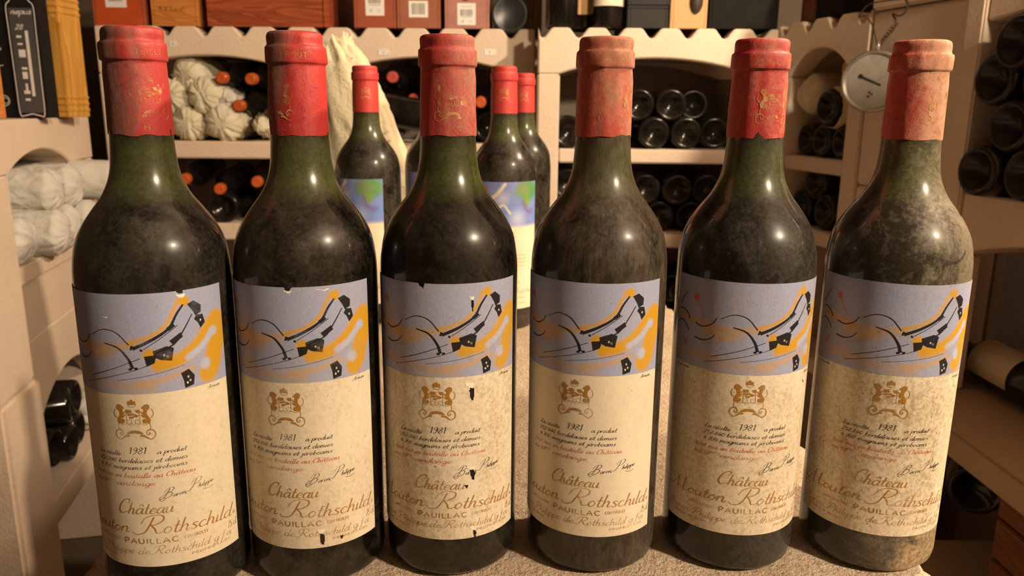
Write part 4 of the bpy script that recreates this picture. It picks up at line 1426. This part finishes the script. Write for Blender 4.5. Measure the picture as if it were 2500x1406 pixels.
def ring_strokes(cx, cz, r, wd=.7, n=12): return ([(cx + r * math.cos(2 * PI * k / n), cz + r * math.sin(2 * PI * k / n)) for k in range(n + 1)], [wd] * (n + 1))


def barcode_sticker(parent, x0, x1, z0, z1, y, full=True, rot=0):
    st = box('sticker', x0, x1, y - .0006, y + .0004, z0, z1, M_white, parent, 0)
    r = random.Random(int(x0 * 1e4))
    it = []
    xx = x0 + (x1 - x0) * .16
    za, zb = (z0 + (z1 - z0) * .42, z0 + (z1 - z0) * .72) if full else (z0 + (z1 - z0) * .18, z0 + (z1 - z0) * .86)
    while xx < x1 - (x1 - x0) * .16:
        w_ = r.choice((.0006, .0009, .0014))
        it.append((xx, xx + w_, za, zb, 0))
        xx += w_ + r.choice((.0006, .0010))
    if full:
        it.append((x0 + (x1 - x0) * .2, x1 - (x1 - x0) * .2, z0 + (z1 - z0) * .36, z0 + (z1 - z0) * .38, 0))
        it.append((x0 + (x1 - x0) * .2, x1 - (x1 - x0) * .2, z0 + (z1 - z0) * .84, z0 + (z1 - z0) * .86, 0))
    front_print(st, y - .0009, it, [M_greyink], 'barcode')
    if full:
        S_ = [ring_strokes(x0 * 1000 + (x1 - x0) * 300, z0 * 1000 + (z1 - z0) * 170, 2.6), ring_strokes(x0 * 1000 + (x1 - x0) * 720, z0 * 1000 + (z1 - z0) * 170, 2.6),
              ([(x0 * 1000 + (x1 - x0) * 300 - 1.5, z0 * 1000 + (z1 - z0) * 170), (x0 * 1000 + (x1 - x0) * 300 + 1, z0 * 1000 + (z1 - z0) * 170 + 1)], [1.4, 1.4])]
        flat_wrap(st, y - .0009, S_, M_greyink, 'recycling_marks')


def crate(name, label, x0, x1, y0, y1, z0, h, mat, sides=None, group='boxes on the rear racks', lid=None):
    """a box as front, back, two sides, bottom and lid boards"""
    o = thing(name, label, 'box', ((x0 + x1) / 2, y0, z0), (0, 0, 0), group)
    hw, d, t = (x1 - x0) / 2, y1 - y0, .006
    box('front_panel', -hw + t, hw - t, 0, t, .0, h, mat, o, .0012)
    box('side_panel', -hw, -hw + t, 0, d, 0, h, sides or mat, o, .0012)
    box('side_panel', hw - t, hw, 0, d, 0, h, sides or mat, o, .0012)
    box('back_panel', -hw + t, hw - t, d - t, d, 0, h, mat, o, .0012)
    box('lid', -hw, hw, 0, d, h + .0005, h + .006, lid or mat, o, .0012)
    return o


ZR = .4312
o = crate('gift_box', 'orange red lacquered gift box with a white barcode sticker, leftmost on the rear rack', -.971, -.852, 1.906, 2.20, ZR, .13, M_orange, M_brownred)
barcode_sticker(o, -.028, .020, .040, .11, 0, False)
o = crate('wine_case', 'light orange wooden case with a faint stamped mark on the rear rack', -.837, -.729, 1.906, 2.20, ZR, .11, M_orangewood)
flat_wrap(o, -.0006, [ring_strokes(20, 36, 4, .8)] + write('B S C L', -34, 8, 36, 5, style='sans', slant=0, pen=(.6, .8)) + [([(-34, 34), (10, 34)], [.5, .5])], M_dark, 'stamp')
o = crate('wine_case', 'long reddish brown wooden case, widest on the rear rack', -.708, -.427, 1.906, 2.22, ZR, .12, M_redwood)
for s_ in (-1, 1): box('corner_batten', s_ * .134 - .006, s_ * .134 + .006, -.003, .0005, .0, .12, M_redwood, o, .001)
o = crate('gift_box', 'brown red box with a tall white recycling sticker on the rear rack', -.370, -.273, 1.906, 2.20, ZR, .13, M_brownred)
barcode_sticker(o, -.021, .022, .027, .090, 0)
o = crate('gift_box', 'dusty brown box with a small square barcode sticker on the rear rack', -.271, -.171, 1.906, 2.20, ZR, .13, M_brownred2)
barcode_sticker(o, -.022, .022, .024, .060, 0, False)
o = crate('gift_box', 'mauve box with a white recycling sticker and finger notch, right of the square barcode box', -.161, -.058, 1.906, 2.20, ZR, .068, M_mauve)
barcode_sticker(o, -.022, .020, .008, .056, 0)
box('lid_edge', -.051, .051, -.002, .30, .0745, .10, M_mauve, o, .001)
V, F = lathe([(.001, -.002), (.011, -.002), (.012, .0), (.012, .004)], 24, (True, True))
mesh('finger_notch', V, F, M_dark, o, True, None, (.0, -.0005, .0745), (PI / 2, 0, 0))

# dark tin lying on its side, lid to the front
V, F = lathe([(.0385, 0), (.0420, .001), (.0425, .006), (.0425, .022), (.0412, .024), (.0412, .20), (.038, .202)], 56, (False, True))
o = thing('round_tin', 'dark grey round tin lying on its side beside the mauve box', 'tin', (-.0105, 1.906, ZR + .0335), (-PI / 2, 0, 0))
mesh('tin_body', V, F, M_tin, o, True)
V, F = lathe([(.0386, .0005), (.037, -.001), (.034, .003), (.001, .0035)], 56, (False, True))
mesh('tin_lid', V, F, M_tin, o, True)
crate('wine_case', 'dark brown upright board box behind the grey tin', .02, .064, 1.93, 2.2, ZR, .14, M_driftwood)
# bottles and boxes on the rear right rack
ZR2 = .4237


def standing(label, x, y, z, s, labelmat=None, lz=(30, 110)):
    o = thing('standing_bottle', label, 'wine bottle', (x, y, z), (0, 0, rnd.uniform(0, 6)), 'bottles standing on the rear right rack', s)
    g = bpy.data.objects.new('glass', me_body)
    COL.objects.link(g)
    g.parent = o
    c = bpy.data.objects.new('capsule', me_cap2)
    COL.objects.link(c)
    c.parent = o
    if labelmat: sheet('label', .0376, -o.rotation_euler.z + math.radians(10), -48, 48, lz[0], lz[1], 3, labelmat, o)
    return o


standing('shiny black bottle standing leftmost on the rear right rack', .104, 1.815, ZR2, .95)
standing('black bottle with a greyish label edge standing between two others', .152, 1.86, ZR2, .95, M_kraft, (34, 120))
standing('black bottle with a cream label standing beside the charcoal boxes', .203, 1.81, ZR2, .95, M_cream, (48, 130))
crate('carton', 'charcoal carton, lower of two stacked on the rear right rack', .242, .330, 1.776, 2.0, ZR2, .040, M_charcoal)
crate('carton', 'charcoal carton, upper of two stacked on the rear right rack', .243, .331, 1.776, 2.0, ZR2 + .0472, .07, M_charcoal)
o = crate('carton', 'tan kraft carton with a die cut hole on the rear right rack', .334, .413, 1.776, 2.0, ZR2, .13, M_kraft)
V, F = lathe([(.001, -.0008), (.013, -.0008), (.0135, .0), (.0135, .004)], 24, (True, True))
q = mesh('die_cut_hole', V, F, M_dark, o, True, None, (.015, -.0002, .056), (PI / 2, 0, 0))
q.scale = (1.0, 1.9, 1)
crate('wine_case', 'big black case at the right of the rear right rack', .417, .566, 1.776, 2.05, ZR2, .14, M_black)
o = crate('wine_case', 'dark orange brown box on the corner rack', 0, .055, 0, .2, .4325, .14, M_brownpanel)
o.location = wall_pt(.07, .02, .4325)
o.rotation_euler = (0, 0, RA)
o = crate('wine_case', 'black box on the corner rack next to the pier', 0, .10, 0, .2, .4325, .14, M_black)
o.location = wall_pt(.16, .01, .4325)
o.rotation_euler = (0, 0, RA)

# shelf edge number stickers
for X, z, wd, lb, t_ in ((-.789, .391, .017, 'small worn white number sticker on the left arch', '3'), (-.302, .377, .026, 'small white sticker with blue number on the arch left of the third front bottle', '2'), (-.056, .379, .026, 'small white sticker with blue number on the arch right of the third front bottle', '2')):
    o = tag(box('number_sticker', -wd / 2, wd / 2, -.0006, .0, -.0065, .0065, M_white, None, 0), lb, 'sticker', 'number stickers on the arches')
    o.location = (X, 1.8994, z)
    S_ = [([(a * .55, b * .55) for a, b in [(-4, 3), (-1, 6), (2, 3), (-4, -5), (3, -5)]], [.8] * 5), ([(wd * 330, -3), (wd * 420, -3)], [1.2, 1.2])]
    flat_wrap(o, -.0009, S_, M_slate, 'number')

# ------------------------------------------------------------------ gift boxes on the left rack
def lbox(name, label, x0, x1, y0, y1, h, mat, z0=.2295):
    o = thing(name, label, 'gift box', ((x0 + x1) / 2, y0, z0), (0, 0, 0), 'gift boxes on the left rack')
    hw, d = (x1 - x0) / 2, y1 - y0
    t = .006
    box('front_panel', -hw + t, hw - t, 0, t, 0, h, mat, o, .001)
    box('side_panel', -hw, -hw + t, 0, d, 0, h, mat, o, .001)
    box('side_panel', hw - t, hw, 0, d, 0, h, mat, o, .001)
    box('back_panel', -hw + t, hw - t, d - t, d, 0, h, mat, o, .001)
    box('lid', -hw, hw, 0, d, h + .0005, h + .007, mat, o, .001)
    return o


o = lbox('pine_gift_box', 'honey coloured pine bottle box with grooved bands top and bottom', -.917, -.855, 1.55, 1.625, .36, M_pine)
for z_ in (.010, .022, .034, .190, .202, .214, .226):
    box('groove_band', -.0318, .0318, -.0022, .004, z_, z_ + .0075, M_pine, o, .0018)
    box('groove_band', .0280, .0332, 0, .075, z_, z_ + .0075, M_pine, o, .0018)
o = lbox('black_gift_box', 'black box printed with a silver outlined bottle, left of the pine box', -.894, -.8375, 1.45, 1.485, .34, M_black)
wq = []
wq += [(([tuple(q_) for q_ in smooth_prof([(-14, 260), (-13, 215), (-17, 200), (-24, 190), (-24, 150), (-23, 60), (-22, 8), (-14, 4), (0, 7), (14, 4), (22, 7), (23, 60), (24, 150), (24, 190), (17, 200), (12, 215), (12, 260)], 4)]), [1.7] * 65)]
flat_wrap(o, -.0010, wq, M_silverline, 'silver_bottle_outline')
front_print(o, -.0007, [(-21, 21, 9, 188, 0)] and [(-.021, .021, .009, .188, 0)], [M_slate], 'bottle_fill')
it = [(.004, .0095, .038, .150, 0), (-.012, -.003, .138, .142, 0), (-.011, -.002, .126, .129, 0), (-.011, .001, .105, .118, 0), (-.009, .001, .084, .088, 0), (-.009, .0, .068, .080, 0), (-.010, .001, .042, .048, 0), (-.006, -.002, .048, .060, 0), (-.009, .0, .030, .034, 0)]
front_print(o, -.0012, it, [M_silverline], 'icon_column')
flat_wrap(o, -.0012, write('nepus', -17, 19, 178, 5, pen=(1.0, 1.9)) + write('28', -13, 1, 152, 5, pen=(1.0, 1.5)), M_silverline, 'silver_script')
o = lbox('black_gift_box', 'black box with looped silver handwriting at the far left edge', -.957, -.8955, 1.452, 1.50, .34, M_black)
lp = []
for k in range(90):
    a = k * .42
    lp.append((4 + 9 * math.cos(a) + k * .06, 250 - k * 1.75 + 8 * math.sin(a)))
flat_wrap(o, -.0010, [(lp, [1.1] * len(lp)), ring_strokes(12, 30, 9, 1.3, 16), ring_strokes(14, 30, 5, 1.0, 12)], M_silverline, 'looped_script')
lbox('orange_board_box', 'orange wooden box leaning into the far left edge', -.99, -.895, 1.37, 1.42, .105, M_orangewood)

# ------------------------------------------------------------------ dial thermometer on its wire
tc_ = Vector((.622, 1.405, .3045))
o = thing('dial_thermometer', 'round aluminium dial thermometer hanging on a wire in front of the tan pier', 'thermometer', tc_, (PI / 2, 0, math.radians(-38)))
V, F = lathe([(.046, -.012), (.0515, -.010), (.0525, .0), (.0525, .008), (.0500, .0115), (.0470, .0115), (.0465, .008), (.0455, .0075)], 64, (True, False))
mesh('case', V, F, M_silver, o, True)
V, F = lathe([(.0465, .0068), (.0010, .0070)], 64, (False, True))
mesh('dial', V, F, M_dial, o, True)
w_ = Wrap(1, 0)
w_.pt = lambda a, z: (a * .001, z * .001, .0076)
for k in range(40):
    a = math.radians(225 - 270 * k / 39)
    w_.line([(39 * math.cos(a), 39 * math.sin(a)), ((42 if k % 5 else 36) * math.cos(a), (42 if k % 5 else 36) * math.sin(a))], .35, 0)
w_.build('dial_marks', [M_greyink], o)
w_ = Wrap(1, 0)
w_.pt = lambda a, z: (a * .001, z * .001, .0082)
w_.poly([(-24, 8), (-22, 11), (14, -5), (13, -8)], 0)
w_.poly([(-21 + 4 * math.cos(k * .6), 9 + 4 * math.sin(k * .6)) for k in range(10)], 0)
for dx, dz in ((-4, -18), (-5, -25), (0, -21)): w_.poly([(dx + 1.9 * math.cos(k * .8), dz + 1.9 * math.sin(k * .8)) for k in range(8)], 0)
w_.build('needle', [M_ink], o)
V, F = lathe([(.004, 0), (.004, .014)], 12, (True, True))
mesh('hanging_lug', V, F, M_silver, o, True, None, (0, .052, 0), (-PI / 2, 0, 0))
tube('hanging_wire', [(.621, 1.407, .366), (.629, 1.454, .403), (.620, 1.468, .419), (.618, 1.486, .420), (.622, 1.464, .436), (.632, 1.422, .4385), (.6655, 1.262, .430)], .0013, M_wire)
tag(COL.objects['hanging_wire'], 'thin rusty wire running down from the pier joint to the thermometer', 'wire')
tw = [Vector((.624, 1.410, .362)), Vector((.630, 1.405, .375)), Vector((.636, 1.395, .384)), Vector((.640, 1.386, .399)), Vector((.637, 1.397, .415)), Vector((.640, 1.380, .410)), Vector((.644, 1.368, .414)), Vector((.645, 1.364, .426)), Vector((.643, 1.372, .437))]
tube('twisted_cord', tw, .0016, M_wire)
tag(COL.objects['twisted_cord'], 'twisted loop of cord tied above the thermometer', 'cord')
hx = []
for k in range(60):
    t = k / 59
    q = tw[0].lerp(tw[3], t)
    hx.append((q.x + .004 * math.cos(k * .9), q.y, q.z + .003 * math.sin(k * .9)))
tube('cord_winding', hx, .0009, M_wire, None, 5, 2)
tag(COL.objects['cord_winding'], 'winding of thin cord knotted above the thermometer', 'cord')

# ------------------------------------------------------------------ ledge and oddments at the lower right
M_ledge = stone_mat('stained_shaded_ledge_stone', (.50, .36, .23), .75)  # brown stains and spots, with the ledge's shade darkened into the base colour
L1 = thing('stone_ledge', 'low tan stone ledge under the far right rack with a labelled bottle on it', 'ledge', (0, 0, 0))
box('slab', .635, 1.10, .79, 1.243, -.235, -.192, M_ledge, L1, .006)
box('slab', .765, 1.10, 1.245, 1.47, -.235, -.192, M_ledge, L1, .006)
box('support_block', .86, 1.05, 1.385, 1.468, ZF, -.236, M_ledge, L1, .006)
box('support_block', .93, 1.08, .80, 1.19, ZF, -.236, M_rackin, L1, .006)
L2 = thing('stone_ledge', 'lowest tan stone step at the bottom right corner', 'ledge', (0, 0, 0))
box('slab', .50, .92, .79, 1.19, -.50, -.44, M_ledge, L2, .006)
box('support_block', .52, .89, .80, 1.18, ZF, -.501, M_rackin, L2, .006)
o = lying('black bottle with a stained cream label lying on the low ledge at the right edge', 'bottles at the lower right', (.806, 1.062, -.1535), (-.01, 1, 0), .0375, dusty=False)
lab = sheet('label', .0374, math.radians(130), -40, 40, 98, 200, 3, paper_mat('ledge_label_paper', 21, .5), o)
lying('black bottle end in the dark recess under the low ledge', 'bottles at the lower right', (.70, 1.085, -.30), (.5, .9, 0), .040, capon=False)
o = thing('wooden_crate', 'reddish brown board crate under the low ledge at the right', 'crate', (.70, .86, -.439))
for k in range(3): box('board', 0, .012, .0, .17, .002 + k * .064, .062 + k * .064, M_brownpanel, o, .002)
box('board', .012, .17, .0, .012, .002, .19, M_brownpanel, o, .002)
o = thing('split_log', 'grey splintered wooden post at the bottom right corner', 'post', (.667, .83, -.439))
bm = box_bm(-.02, .02, -.03, .03, 0, .20, .004, 1)
bmesh.ops.subdivide_edges(bm, edges=bm.edges[:], cuts=3, use_grid_fill=True)
for v in bm.verts: v.co += Vector((.004 * mnoise.noise(v.co * 60), .004 * mnoise.noise(v.co * 60 + Vector((9, 0, 0))), 0))
bm_obj('wood', bm, M_driftwood, o)
